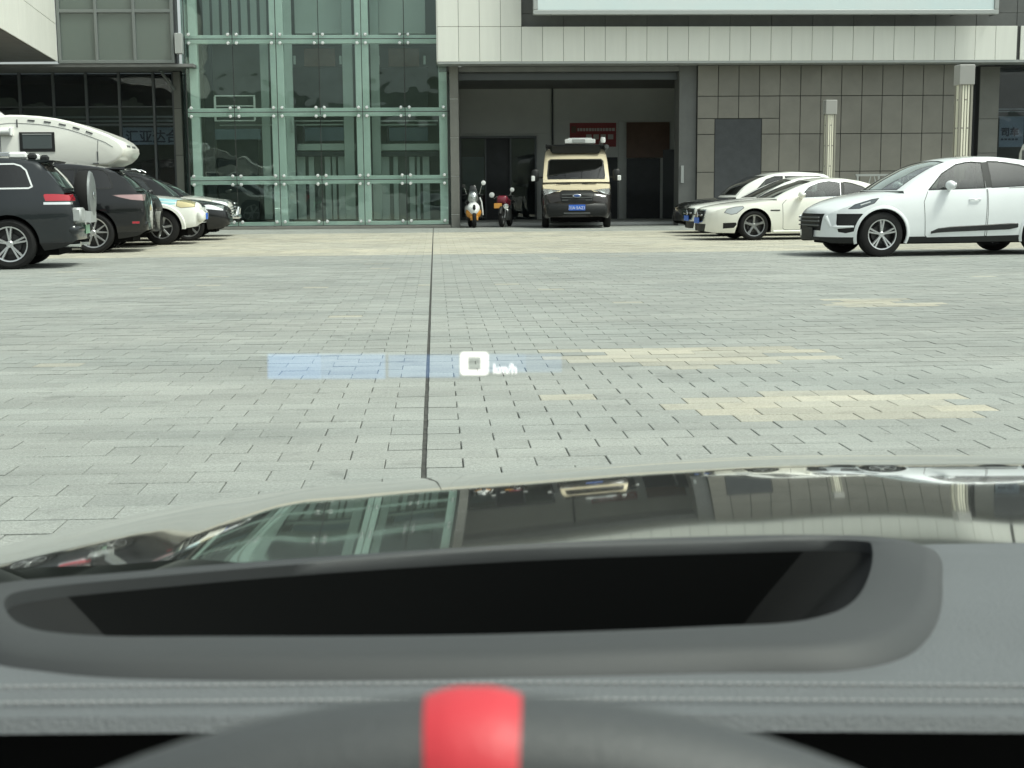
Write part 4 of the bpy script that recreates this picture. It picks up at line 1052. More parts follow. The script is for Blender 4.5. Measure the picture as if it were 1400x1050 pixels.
# ---- generic tall body
def suv(L=4.75, W=.96, H=1.73, wb=2.85, foh=.88, r=.38, rim=.26, style='double5', paintm=None, belt=1.12, hood=1.06, nose=.80, sill=.27, ws=1.22, gf=1.95, gb=None, ge=None, roofdrop=.05, tumble=.36, bow=.12, trim='plastic', glassb=None, glassf=None, roof_paint=None, alloy='alloy', flare=None, mirror=True, wz=None):
    gb = gb or L-.62; ge = ge or L-.12; b = belt; wz = wz or b+.04
    S = dict(L=L, W=W, wb=wb, foh=foh, r=r, rim=rim, style=style, alloy=alloy, tw=.27, paint=paintm, roof_paint=roof_paint or paintm, gf=gf, gb=gb, tumble=tumble, bow=bow, wbow=.10, rbow=.05, ra=r+.06,
    top=[(0,nose-.18),(.02,nose-.06),(.10,nose+.03),(.35,hood-.10),(.8,hood-.03),(ws,hood),(ws+.35,b+.01),(L-.5,b+.02),(L-.06,b),(L-.02,b-.2),(L,.62)],
    belt=[(0,nose-.28),(.04,nose-.10),(.15,nose-.02),(.4,hood-.15),(.8,hood-.08),(ws,hood-.05),(ws+.5,b-.02),(L-1.4,b),(L-.3,b),(L-.06,b-.02),(L-.02,b-.25),(L,.60)],
    sill=[(0,sill+.12),(.1,sill+.04),(.5,sill),(L-.6,sill),(L-.15,sill+.06),(L,sill+.16)],
    wid=[(0,W*.70),(.04,W*.80),(.15,W*.89),(.4,W*.955),(foh,W),(1.7,W*.985),(L-1.5,W*.985),(L-1.0,W),(L-.4,W*.955),(L-.1,W*.90),(L-.02,W*.84),(L,W*.78)],
    roof=[(ws-.03,hood-.01),(ws+.3,(hood+H)/2-.02),(gf-.05,H-.11),(gf+.3,H-.035),((gf+gb)/2,H),(gb-.25,H-roofdrop*.6),(gb,H-roofdrop-.02),((gb+ge)/2,(H-roofdrop+b)/2+.06),(ge,b+.02)],
    mirror=(ws+.55,b+.06,paintm) if mirror else None, flare=flare, seats=(ws+1.35, ws+2.2))
    if not mirror: S.pop('mirror')
    gd = glassb or M['car_glass_dark']; gc = glassf or M['car_glass']; zt = H-.14
    x1 = ws+.42; xb = (ws+L-.5)/2+.02
    S['cuts'] = [
      ('side', [(x1,b+.03),(xb-.06,b+.035),(xb-.04,zt),(gf+.22,zt),(gf-.02,zt-.08)], gc, dict(name='side_window', trim=(trim,.025,.003))),
      ('side', [(xb+.03,b+.035),(L-1.28,wz),(L-1.28,zt-.005),(xb+.04,zt)], gd, dict(name='side_window', trim=(trim,.025,.003))),
      ('side', [(L-1.22,wz),(L-.62,wz+.005),(L-.57,wz+.03),(L-.66,zt-.10),(L-.74,zt-.03),(L-.84,zt),(L-1.22,zt-.005)], gd, dict(name='side_window', trim=(trim,.025,.003))),
      ('shield', [(-W*.76,hood+.05),(W*.76,hood+.05),(W*.62,H-.12),(-W*.62,H-.12)], gc, dict(name='windscreen', trim=('plastic',.03,.002))),
      ('rearglass', [(-W*.72,b+.08),(W*.72,b+.08),(W*.62,H-roofdrop-.11),(-W*.62,H-roofdrop-.11)], gd, dict(name='rear_window', trim=('plastic',.03,.002))),
      ('body', [(ws+.28,sill+.12),(xb-.02,sill+.12),(xb,b-.02),(ws+.34,b-.045)], None, dict(name='door', handle=(xb-.2,b-.14))),
      ('body', [(xb+.01,sill+.12),(xb+.55,sill+.12),(xb+.78,sill+.42),(xb+.86,b-.015),(xb+.015,b-.02)], None, dict(name='door', handle=(xb+.62,b-.14))),
    ]
    return S
# ---- dark grey SUV, tail to the right, nearest of the left row
ST = suv(paintm=M['p_grey'], H=1.74, trim='bright_trim', belt=1.14, hood=1.08, wz=1.225, L=4.66, gb=4.13, ge=4.55, foh=.87, wb=2.855, r=.385, rim=.265, tumble=.34)
ST['cuts'] += [
   ('body', [(4.28,1.03),(4.64,1.03),(4.66,1.10),(4.60,1.20),(4.30,1.20),(4.25,1.12)], M['red_lens'], dict(name='tail_light', ymin=.45, label='red rear lamp cluster')),
   ('rear', [(-.9,1.03),(-.52,1.03),(-.52,1.19),(-.9,1.19)], M['red_lens'], dict(name='tail_light')), ('rear', [(.52,1.03),(.9,1.03),(.9,1.19),(.52,1.19)], M['red_lens'], dict(name='tail_light')),
   ('body', [(4.25,.975),(4.66,.975),(4.66,1.022),(4.25,1.022)], M['lens_bright'], dict(name='reversing_light', ymin=.45)),
   ('zone', [(-.2,.2),(4.9,.2),(4.9,.40),(4.1,.40),(4.05,.36),(-.2,.36)], M['plastic'], dict(name='lower_cladding')),
]
def t_ex(root, off, side):
    o = off.x
    for s in (-1, 1):
        rr = MB(); rr.tube([(2.1+o, s*.57, 1.70), (2.25+o, s*.57, 1.765), (3.8+o, s*.57, 1.765)], .018, 8); rr.build('roof_rail', M['chrome'], root, smooth=50)
        MB().cbox(3.72+o, 4.0+o, s*.57-.05, s*.57+.05, 1.68, 1.785, .03).build('rail_foot', M['white_gloss'], root)
        MB().cbox(4.0+o, 4.14+o, s*.57-.045, s*.57+.045, 1.66, 1.77, .035).build('rail_end', M['plastic'], root)
    sp = MB(); sp.add([(4.02+o,-.66,1.675),(4.02+o,.66,1.675),(4.40+o,.60,1.655),(4.40+o,-.60,1.655),(4.02+o,-.66,1.60),(4.02+o,.66,1.60),(4.38+o,.58,1.63),(4.38+o,-.58,1.63)], [(0,1,2,3),(4,7,6,5),(0,4,5,1),(1,5,6,2),(2,6,7,3),(3,7,4,0)])
    sp.build('roof_spoiler', M['p_grey'], root)
    MB().cbox(4.52+o, 4.74+o, -.84, .84, .50, .68, .06).build('rear_bumper', M['p_grey'], root, smooth=50)
    for s in (-1, 1): MB().tube([(4.45+o,s*.5,.36),(4.72+o,s*.5,.36)], .045, 12).build('exhaust', M['chrome'], root, smooth=50)
    X = 4.74+o                                          # spare wheel on a swing-out carrier
    sw = MB(); sw.lathe([(.0,-.12),(.30,-.12),(.365,-.10),(.385,-.05),(.385,.05),(.365,.10),(.30,.115),(0,.115)], (X, .06, 1.12), 'x', 36); t = sw.build('spare_wheel', M['tyre'], root, smooth=40)
    dc = MB(); dc.lathe([(.0,.122),(.30,.138),(.365,.118),(.385,.085)], (X, .06, 1.12), 'x', 36); dc.build('wheel_cover', M['cover_grey'], t, smooth=40)
    dc = MB(); dc.lathe([(0,.145),(.05,.147),(.06,.138)], (X, .06, 1.12), 'x', 20); dc.build('wheel_badge', M['chrome'], t, smooth=40)
    MB().cbox(X-.10, X+.05, -.80, -.36, .70, .93, .03).build('carrier_box', M['silver_plastic'], root, smooth=40)
    ar = MB(); ar.add([(X-.08,-.38,.90),(X+.13,-.30,.86),(X+.13,.30,.86),(X-.08,.30,.86),(X-.08,-.38,.70),(X+.13,-.30,.69),(X+.13,.30,.69),(X-.08,.30,.69)], [(0,1,2,3),(4,7,6,5),(0,4,5,1),(1,5,6,2),(2,6,7,3),(3,7,4,0)]); ar.build('carrier_arm', M['silver_plastic'], root)
    MB().cbox(4.745+o, 4.755+o, -.10, .34, .51, .65, .003).build('number_plate', M['plate_green'], root)
ST['extra'] = [t_ex]
make_car('parked_suv', 'dark grey metallic SUV with a spare wheel on its tailgate and bright window trim', 'car', ST, wheelpos(ST, -6.50, 21.75, False, R_(6)), R_(6))
# ---- black luxury SUV
SR = suv(paintm=M['p_black'], H=1.76, L=4.75, W=.99, wb=2.92, foh=.86, r=.395, rim=.285, style='loop5', belt=1.17, hood=1.14, nose=.9, roofdrop=.13, gb=4.18, ge=4.62, wz=1.24)
SR['cuts'] += [
   ('body', [(4.30,1.07),(4.52,1.02),(4.76,1.0),(4.76,1.13),(4.34,1.125),(4.16,1.115)], M['rose_lens'], dict(name='tail_light', ymin=.4, label='pale rear lamp cluster')),
   ('body', [(4.52,.56),(4.66,.56),(4.66,.61),(4.52,.61)], M['red_lens'], dict(name='rear_reflector', ymin=.4)),
   ('zone', [(-.2,.2),(4.95,.2),(4.95,.42),(4.2,.40),(-.2,.36)], M['plastic'], dict(name='lower_cladding')),
]
def r_ex(root, off, side):
    MB().cbox(4.0+off.x, 4.40+off.x, -.62, .62, 1.60, 1.645, .02).build('roof_spoiler', M['p_black'], root)
    MB().cbox(4.60+off.x, 4.80+off.x, -.84, .84, .42, .66, .07).build('rear_bumper', M['p_black'], root, smooth=50)
    for s in (-1, 1): MB().lathe([(.0,.0),(.05,.0),(.055,.012),(.02,.02),(0,.02)], (4.70+off.x, s*.72, 1.06), 'x', 16).build('lamp_ring', M['lens_bright'], root, smooth=40)
SR['extra'] = [r_ex]
make_car('parked_suv', 'glossy black SUV with pale rear lamps parked beside the motorhome', 'car', SR, wheelpos(SR, -6.62, 27.5, False, R_(6)), R_(6))
# ---- white and teal SUV, nose out
SJ = suv(paintm=M['p_white2'], H=1.80, L=4.8, W=.93, wb=2.78, foh=.80, r=.385, rim=.24, style='six', belt=1.16, hood=1.12, nose=.93, sill=.36, flare=(M['p_white2'], .09, .035))
SJ['cuts'] += [
   ('body', [(.06,.84),(.36,.82),(.46,.86),(.44,.985),(.30,1.01),(.06,.98)], M['amber_clear'], dict(name='headlight', ymin=.45)),
   ('front', [(-.42,.84),(.42,.84),(.42,1.0),(-.42,1.0)], M['plastic'], dict(name='grille', trim=('chrome',.03,.004), inset=.01)),
   ('front', [(-.45,.50),(.45,.50),(.45,.66),(-.45,.66)], M['plastic'], dict(name='air_intake', inset=.02)),
   ('body', [(.30,.975),(.5,.95),(1.5,1.03),(1.5,1.10),(.9,1.04),(.30,1.0)], M['p_teal'], dict(name='teal_stripe', trim=None)),
   ('body', [(.48,.90),(.8,.86),(1.5,.88),(1.5,1.0),(.48,.935)], M['p_teal'], dict(name='teal_stripe', trim=None)),
]
def j_ex(root, off, side):
    for s in (-1, 1):
        MB().lathe([(.0,-.03),(.07,-.03),(.085,0),(.085,.03)], (-.04+off.x, s*.66, .60), 'x', 20).build('fog_light', M['lens_bright'], root, smooth=40)
    MB().cbox(-.13+off.x, .05+off.x, -.80, .80, .50, .76, .06).build('front_bumper', M['p_white2'], root, smooth=50)
SJ['extra'] = [j_ex, plate(M['plate_blue'], None, -.14, 0, .62)]
pj = wheelpos(SJ, -6.10, 31.6, True, math.pi+R_(5))
make_car('parked_suv', 'white SUV with pale teal side stripes parked nose out beside the motorhome', 'car', SJ, pj, math.pi+R_(5))
# ---- black SUV nose out, further along
SK = suv(paintm=M['p_black'], H=1.70, L=4.7, W=.93, style='multi', belt=1.08, hood=1.02, nose=.80, r=.37, rim=.265)
SK['cuts'] += [
   ('body', [(.05,.72),(.46,.76),(.52,.86),(.42,.87),(.05,.84)], M['lens_bright'], dict(name='headlight', ymin=.42)),
   ('front', [(-.46,.55),(.46,.55),(.46,.83),(-.46,.83)], M['plastic'], dict(name='grille', inset=.01)),
]
def k_ex(root, off, side):
    for zz in (.60, .67, .74, .80): MB().cbox(-.14+off.x, -.10+off.x, -.46, .46, zz-.014, zz+.014, .004).build('grille_slat', M['chrome'], root)
    for s in (-1, 1): MB().tube([(2.0+off.x, s*.58, 1.66), (2.1+off.x, s*.58, 1.72), (3.7+off.x, s*.58, 1.72), (3.8+off.x, s*.58, 1.66)], .02, 8).build('roof_rail', M['chrome'], root, smooth=50)
SK['extra'] = [k_ex]
make_car('parked_suv', 'black SUV with slatted chrome grille parked nose out beside the white and teal SUV', 'car', SK, wheelpos(SK, -5.95, 34.2, True, math.pi+R_(5)), math.pi+R_(5))
# ---- silver pickup nose out, last of the left row
SV = suv(paintm=M['p_silver'], roof_paint=M['p_black'], H=1.62, L=5.2, W=.93, wb=3.1, foh=.9, style='six', belt=1.12, hood=1.1, nose=.92, gb=3.0, ge=3.4, sill=.4, flare=(M['plastic'], .07, .03))
SV['cuts'] = [c for c in SV['cuts'] if not (c[0] == 'side' and max(p[0] for p in c[1]) > 3.2)]
SV['cuts'] = SV['cuts'][:1]+SV['cuts'][1:3]+[
   ('body', [(.05,.80),(.40,.80),(.46,.96),(.05,.96)], M['lens_bright'], dict(name='headlight', ymin=.45)),
   ('front', [(-.46,.62),(.46,.62),(.46,.95),(-.46,.95)], M['plastic'], dict(name='grille', trim=('chrome',.03,.004), inset=.01)),
]
def v_ex(root, off, side):
    for zz in (.70, .78, .87): MB().cbox(-.14+off.x, -.10+off.x, -.46, .46, zz-.02, zz+.02, .004).build('grille_slat', M['chrome'], root)
    bb = MB(); bb.tube([(.15+off.x, -.85, .52), (-.16+off.x, -.62, .52), (-.20+off.x, 0, .52), (-.16+off.x, .62, .52), (.15+off.x, .85, .52)], .06, 10); bb.build('bull_bar', M['chrome'], root, smooth=50)
    bb = MB(); bb.tube([(-.16+off.x, -.5, .52), (-.2+off.x, -.45, .75), (-.2+off.x, .45, .75), (-.16+off.x, .5, .52)], .035, 8); bb.build('bull_bar', M['chrome'], root, smooth=50)
    MB().cbox(3.35+off.x, 5.1+off.x, -.85, .85, 1.10, 1.35, .05).build('bed_cover', M['p_pink'], root, smooth=40)
SV['extra'] = [v_ex]
make_car('pickup_truck', 'silver pickup with chrome bull bar parked nose out by the glass tower', 'pickup', SV, wheelpos(SV, -6.3, 37.2, True, math.pi+R_(5)), math.pi+R_(5))
# ---- black two-tone car behind the white saloon
SB = suv(paintm=M['p_black'], roof_paint=M['p_white2'], H=1.60, L=4.4, W=.90, wb=2.6, foh=.85, r=.34, rim=.23, style='multi', belt=.98, hood=.94, nose=.72, sill=.2, ws=1.3, gf=2.15)
def b_ex(root, off, side):
    for s in (-1, 1): MB().tube([(2.1+off.x, s*.52, 1.55), (2.2+off.x, s*.53, 1.595), (3.7+off.x, s*.53, 1.585), (3.8+off.x, s*.52, 1.54)], .014, 8).build('roof_rail', M['chrome'], root, smooth=50)
SB['cuts'] += [('body', [(.1,.64),(.45,.66),(.55,.76),(.4,.77),(.1,.73)], M['lens'], dict(name='headlight', ymin=.4))]
make_car('parked_car', 'black car with white roof parked behind the white saloon by the tile wall', 'car', SB, wheelpos(SB, 7.45, 36.3, True, R_(5)), R_(5))
M['van_glass'] = glass('dark screen glass', (0.20, 0.23, 0.23), 1.5, 1.2)
# ---- camper van in the garage bay
def van(paintm, H=2.50, W=1.03, L=5.5, two=True):
    S = dict(L=L, W=W, wb=3.3, foh=.95, r=.35, rim=.215, style='plain', alloy='hub', tw=.22, paint=paintm, gf=1.75, gb=L-.12, tq=.02, tumble=.06, bow=.20, wbow=.16, rbow=.0, ra=.41,
    top=[(0,.86),(.03,1.0),(.12,1.12),(.35,1.22),(.65,1.33),(.85,1.42),(1.2,1.46),(L-.1,1.46),(L-.03,1.3),(L,.7)],
    belt=[(0,.78),(.04,.92),(.15,1.03),(.4,1.13),(.7,1.27),(1.0,1.40),(1.4,1.43),(L-.1,1.43),(L-.03,1.25),(L,.68)],
    sill=[(0,.34),(.1,.30),(.6,.30),(L-.3,.34),(L,.4)],
    wid=[(0,.80),(.05,.885),(.15,.95),(.4,1.0),(.95,1.03),(1.6,1.03),(L-.6,1.03),(L-.1,1.0),(L,.92)],
    roof=[(.80,1.40),(1.15,1.80),(1.45,2.13),(1.62,2.28*H/2.5),(1.95,2.43*H/2.5),(2.4,2.49*H/2.5),(3.5,H),(L-.2,H-.02),(L-.04,H-.25),(L-.01,1.6)],
    mirror=None, seats=(2.1,),
    cuts=[('shield', [(-.86,1.50),(.86,1.50),(.88,1.6),(.84,2.05),(.78,2.10),(-.78,2.10),(-.84,2.05),(-.88,1.6)], M['van_glass'], dict(name='windscreen', trim=('plastic',.05,.002))),
      ('side', [(1.2,1.50),(2.1,1.50),(2.1,2.05),(1.55,2.05)], M['car_glass_dark'], dict(name='side_window')),
      ('body', [(.06,1.03),(.16,.99),(.46,1.05),(.58,1.20),(.40,1.185),(.10,1.14)], M['lens_bright'], dict(name='headlight', ymin=.5)),
      ('front', [(-.46,.77),(.46,.77),(.53,1.09),(.44,1.15),(-.44,1.15),(-.53,1.09)], M['plastic'], dict(name='grille', inset=.012, nx=-.02)),
      ('zone', [(-.5,.1),(L+.2,.1),(L+.2,1.42),(1.2,1.42),(.75,1.22),(.45,1.10),(-.5,1.10)] if two else [(-.5,.1),(L+.2,.1),(L+.2,.45),(-.5,.45)], M['p_brown'] if two else M['plastic'], dict(name='lower_body')),
    ])
    S.pop('mirror'); return S
SVN = van(M['p_sand']); SVN['W'] *= 1.06; SVN['wid'] = [(a, b*1.06) for a, b in SVN['wid']]
def van_ex(root, off, side):
    o = off.x
    MB().cbox(-.22+o, .05+o, -.92, .92, .36, .76, .08).build('front_bumper', M['plastic'], root, smooth=45)
    MB().cbox(-.232+o, -.21+o, -.40, .40, .44, .475, .006).build('bumper_slot', M['greyplastic'], root)
    for s in (-1, 1):
        MB().cbox(-.17+o, -.13+o, s*.78-.10, s*.78+.10, .60, .66, .01).build('fog_light', M['lens_bright'], root)
        m2 = MB(); m2.cbox(1.12+o, 1.28+o, s*1.27-.12, s*1.27+.12, 1.42, 1.80, .05); m2.bar((1.25+o, s*1.0, 1.55), (1.2+o, s*1.2, 1.55), .06)
        mo = m2.build('wing_mirror', M['plastic'], root, smooth=45)
        MB().cbox(1.09+o, 1.13+o, s*1.34-.06, s*1.34+.05, 1.44, 1.60, .015).build('mirror_indicator', M['white_gloss'], mo)
        MB().lathe([(0,-.02),(.07,-.02),(.08,.0),(.07,.01)], (.17+o, s*.80, 1.10), 'x', 16).build('lamp_ring', M['lens_bright'], root, smooth=40)
        MB().cbox(.62+o, .66+o, s*.40-.22, s*.40+.22, 1.335, 1.36, .008).build('bonnet_vent', M['plastic'], root)
        MB().bar((1.0+o, s*.42-.35, 1.56), (.98+o, s*.42+.35, 1.53), .02).build('wiper', M['plastic'], root)
    em = MB(); em.ell((-.20+o, 0, .98), .02, .13, .055, 24, 12); e = em.build('oval_emblem', M['chrome'], root, smooth=60)
    em = MB(); em.ell((-.212+o, 0, .98), .015, .105, .04, 24, 12); em.build('emblem_field', mat('emblem blue', (.05, .10, .28), .25), e, smooth=60)
    for zz in (.85, .93, 1.02): MB().cbox(-.175+o, -.15+o, -.46, .46, zz-.012, zz+.012, .004).build('grille_slat', M['greyplastic'], root)
    # dark wind deflector and rack with two white boxes
    df = MB(); df.add([(1.50+o,-.74,2.30),(1.50+o,.74,2.30),(1.42+o,.74,2.52),(1.42+o,-.74,2.52),(1.9+o,-.80,2.42),(1.9+o,.80,2.42),(1.9+o,.80,2.54),(1.9+o,-.80,2.54)], [(0,1,2,3),(4,7,6,5),(0,4,5,1),(1,5,6,2),(2,6,7,3),(3,7,4,0)])
    df.build('wind_deflector', M['plastic'], root)
    rk = MB(); rk.tube([(1.55+o,-.92,2.56),(4.9+o,-.92,2.58)], .025, 8); rk.tube([(1.55+o,.92,2.56),(4.9+o,.92,2.58)], .025, 8)
    for k in range(6): rk.cbox(1.56+k*.62+o, 1.62+k*.62+o, -.92, .92, 2.53, 2.57, .006)
    for k in range(4):
        for s in (-1, 1): rk.cbox(1.8+k*.9+o, 1.86+k*.9+o, s*.90-.02, s*.90+.02, 2.40, 2.55, .004)
    rk.build('roof_rack', M['plastic'], root, smooth=40)
    MB().tube([(1.6+o,-.98,2.50),(4.6+o,-.98,2.50)], .07, 10).build('awning', M['greyplastic'], root, smooth=50)
    w1 = MB(); w1.cbox(1.58+o, 2.6+o, -.62, .34, 2.60, 2.74, .02); w1.build('roof_case', M['white_gloss'], root)
    w1 = MB(); w1.cbox(1.7+o, 2.5+o, -.52, .24, 2.745, 2.78, .01); w1.build('roof_case_lid', M['white_gloss'], root)
    w1 = MB(); w1.cbox(1.562+o, 1.578+o, -.30, .10, 2.63, 2.73, .004); w1.build('roof_case_latch', M['silver_plastic'], root)
    w1 = MB(); w1.lathe([(0,2.80),(.07,2.79),(.085,2.70),(.07,2.62),(.0,2.60)], (1.62+o,-.86,0), 'z', 14); w1.build('roof_lamp', M['white_gloss'], root, smooth=50)
SVN['extra'] = [van_ex, plate(M['plate_blue'], '川A·5AZ1', -.235, 0, .625, .50, .17, 'white_gloss')]
vx = (ground(745, 312).x+ground(833, 312).x)/2
make_car('camper_van', 'sand coloured camper van with dark lower half and roof rack in the garage bay', 'van', SVN, (vx+.22, 42.5+SVN['L']/2, 0), math.pi/2-R_(4.5))

# ---- motorhome with a sloping over-cab nose
SRV = van(M['p_black'], H=1.95, W=1.0, L=6.0, two=False)
SRV['roof'] = [(.62,1.38),(.9,1.62),(1.15,1.80),(1.4,1.90),(2.2,1.95),(3.5,1.95),(5.8,1.95),(5.96,1.7),(5.99,1.6)]
SRV['gf'] = 1.2
SRV['cuts'] = [('shield', [(-.82,1.44),(.82,1.44),(.76,1.80),(-.76,1.80)], M['car_glass'], dict(name='windscreen', trim=('silver_plastic',.05,.003))),
   ('side', [(1.1,1.47),(1.95,1.47),(1.95,1.8),(1.25,1.8)], M['car_glass'], dict(name='side_window')),
   ('body', [(.06,.90),(.40,.92),(.50,1.08),(.10,1.04)], M['lens'], dict(name='headlight', ymin=.5)),
   ('front', [(-.46,.77),(.46,.77),(.46,1.02),(-.46,1.02)], M['plastic'], dict(name='grille', inset=.012))]
def rv_ex(root, off, side):
    o = off.x
    poly = [(.38,2.02),(.39,2.12),(.49,2.24),(.68,2.36),(.93,2.46),(1.2,2.56),(1.45,2.64),(1.75,2.705),(2.05,2.745),(2.4,2.77),(2.67,2.775),(2.88,2.75),(3.05,2.71),(3.4,2.68),(6.2,2.68),(6.25,2.62),(6.25,.62),(6.2,.58),(2.35,.58),(2.35,1.72),(1.1,1.72),(.72,1.74),(.54,1.82),(.43,1.92)]
    cb = MB(); n = len(poly); Wd = 1.06
    rings = [(-Wd, .05), (-Wd+.012, .02), (-Wd+.04, 0), (Wd-.04, 0), (Wd-.012, .02), (Wd, .05)]
    nor = []
    for i in range(n):
        a, b = Vector(poly[i-1]), Vector(poly[(i+1)%n]); d = (b-a).normalized(); nor.append(Vector((d.y, -d.x)))
    vs = [(poly[i][0]+nor[i].x*k+o, y, poly[i][1]+nor[i].y*k) for y, k in rings for i in range(n)]
    fs = [(r_*n+i, r_*n+(i+1)%n, (r_+1)*n+(i+1)%n, (r_+1)*n+i) for r_ in range(5) for i in range(n)]+[tuple(range(n)), tuple(range(5*n, 6*n))]
    cb.add(vs, fs); c = cb.build('coach_body', M['gel'], root, smooth=35)
    for s in (-1, 1):
        y = s*(Wd+.008)
        w1 = MB(); w1.cbox(1.77+o, 2.48+o, min(y-.006, y+.012), max(y-.006, y+.012), 2.02, 2.42, .006); wf = w1.build('window_frame', M['plastic'], c)
        y2 = s*(Wd+.022); w1 = MB(); w1.cbox(1.83+o, 2.42+o, min(y2-.004, y2+.004), max(y2-.004, y2+.004), 2.08, 2.36, .004); w1.build('window', M['lens_dark'], c)
        MB().cbox(1.83+o, 2.42+o, y2-.012, y2+.012, 2.365, 2.385, .003).build('window_rail', M['silver_plastic'], c)
        MB().tube([(2.65+o, s*(Wd+.05), 2.43), (6.0+o, s*(Wd+.05), 2.43)], .075, 12).build('awning', M['white_gloss'], c, smooth=50)
        MB().cbox(2.6+o, 2.66+o, s*(Wd+.05)-.08, s*(Wd+.05)+.08, 2.34, 2.52, .02).build('awning_end', M['white_gloss'], c)
        v_ = MB(); v_.lathe([(.095,-.012),(.095,.012),(.075,.014),(.07,.0),(.0,.0)], (3.04+o, s*(Wd+.01), 2.25), 'y', 20); v_.build('round_vent', M['silver_plastic'], c, smooth=30)
        v_ = MB(); v_.cbox(2.86+o, 2.875+o, s*(Wd+.002)-.004, s*(Wd+.002)+.004, 1.9, 2.6, .001); v_.build('panel_seam', M['greyplastic'], c)
        sm = [Vector(poly[i])-nor[i]*-.17 for i in range(2, 12)]
        MB().tube([(p_.x+o, s*(Wd+.001), p_.y) for p_ in sm], .005, 6).build('panel_seam', M['greyplastic'], c)
        MB().tube([(.93+o, s*(Wd+.001), 1.76), (.90+o, s*(Wd+.001), 2.25)], .005, 6).build('panel_seam', M['greyplastic'], c)
        for q in range(5):                          # clip strips along the curved edge
            i = 4+q; a, b = Vector(poly[i]), Vector(poly[i+1]); mid = (a+b)/2; mid += Vector((0, -.10)); d = (b-a).normalized()*.07
            MB().bar((mid.x-d.x+o, s*(Wd+.004), mid.y-d.y), (mid.x+d.x+o, s*(Wd+.004), mid.y+d.y), .012, .03).build('trim_clip', M['greyplastic'], c)
        for q in range(4): MB().cbox(.9+q*.45+o, 1.02+q*.45+o, s*(Wd+.004)-.006, s*(Wd+.004)+.006, 1.755, 1.785, .002).build('trim_clip', M['greyplastic'], c)
        MB().cbox(.905+o, .93+o, s*(Wd+.004)-.006, s*(Wd+.004)+.006, 1.83, 2.02, .002).build('trim_clip', M['greyplastic'], c)
        MB().cbox(2.5+o, 2.525+o, s*(Wd+.004)-.006, s*(Wd+.004)+.006, 2.52, 2.68, .002).build('trim_clip', M['greyplastic'], c)
    for q in (-.5, -.35, -.2, .2, .35, .5): MB().lathe([(0,-.02),(.025,-.016),(.03,0)], (.40+o, q, 2.14), 'x', 10).build('marker_lamp', M['greyplastic'], c)
    ac = MB(); ac.prism([(3.05,2.68),(3.08,2.84),(3.16,2.915),(3.3,2.93),(3.85,2.93),(4.0,2.88),(4.05,2.68)], -.35, .35, c=.05)
    for i, v in enumerate(ac.v): ac.v[i] = (v[0]+o, v[1], v[2])
    ac.build('air_conditioner', M['white_gloss'], c, smooth=40)
SRV['extra'] = [rv_ex]
nose = onY(221, 300, 29.8).x
make_car('motorhome', 'white motorhome with a curved over-cab nose above a black cab', 'motorhome', SRV, (nose-SRV['L']/2-.40, 30.76, 0), math.pi+R_(3))

# ---- white van mostly hidden behind the crossover, tail to the left
SW = van(M['p_white2'], H=2.34, two=False); SW['extra'] = []
def w_ex(root, off, side): MB().cbox(SW['L']-.03+off.x, SW['L']+.0+off.x, -.62, .62, 1.62, 2.08, .02).build('rear_window', M['lens_dark'], root)
SW['extra'] = [w_ex]
SW['cuts'] = [c for c in SW['cuts'] if c[0] != 'zone']+[('side', [(3.6,1.6),(5.1,1.6),(5.1,2.1),(3.6,2.1)], M['car_glass_dark'], dict(name='side_window'))]
make_car('parked_van', 'white van parked behind the white crossover in front of the shop glass', 'van', SW, (onY(1386, 200, 36.0).x+SW['L']/2+.05, 35.0, 0), math.pi)
# ---- steel barrier by the tile wall
a, b = onY(1170, 238, 38.5), onY(1262, 236, 38.5)
br = thing('steel_barrier', 'galvanised steel barrier with zigzag bracing behind the cream coupe', 'barrier', ((a.x+b.x)/2, 38.5, 0))
hw_ = (b.x-a.x)/2; zt_ = a.z
MB().bar((-hw_, 0, zt_-.03), (hw_, 0, zt_-.03), .05, .06).build('top_rail', M['steel'], br)
MB().bar((-hw_, 0, zt_-.62), (hw_, 0, zt_-.62), .04, .04).build('bottom_rail', M['steel'], br)
for k in range(4): x_ = -hw_+.05+k*(2*hw_-.1)/3; MB().bar((x_, 0, 0.0), (x_, 0, zt_-.06), .05).build('post', M['steel'], br)
for k in range(8): x_ = -hw_+k*2*hw_/8; MB().bar((x_+.05, 0.005, zt_-.6 if k%2 else zt_-.07), (x_+2*hw_/8-.05, 0.005, zt_-.07 if k%2 else zt_-.6), .025).build('brace', M['steel'], br)

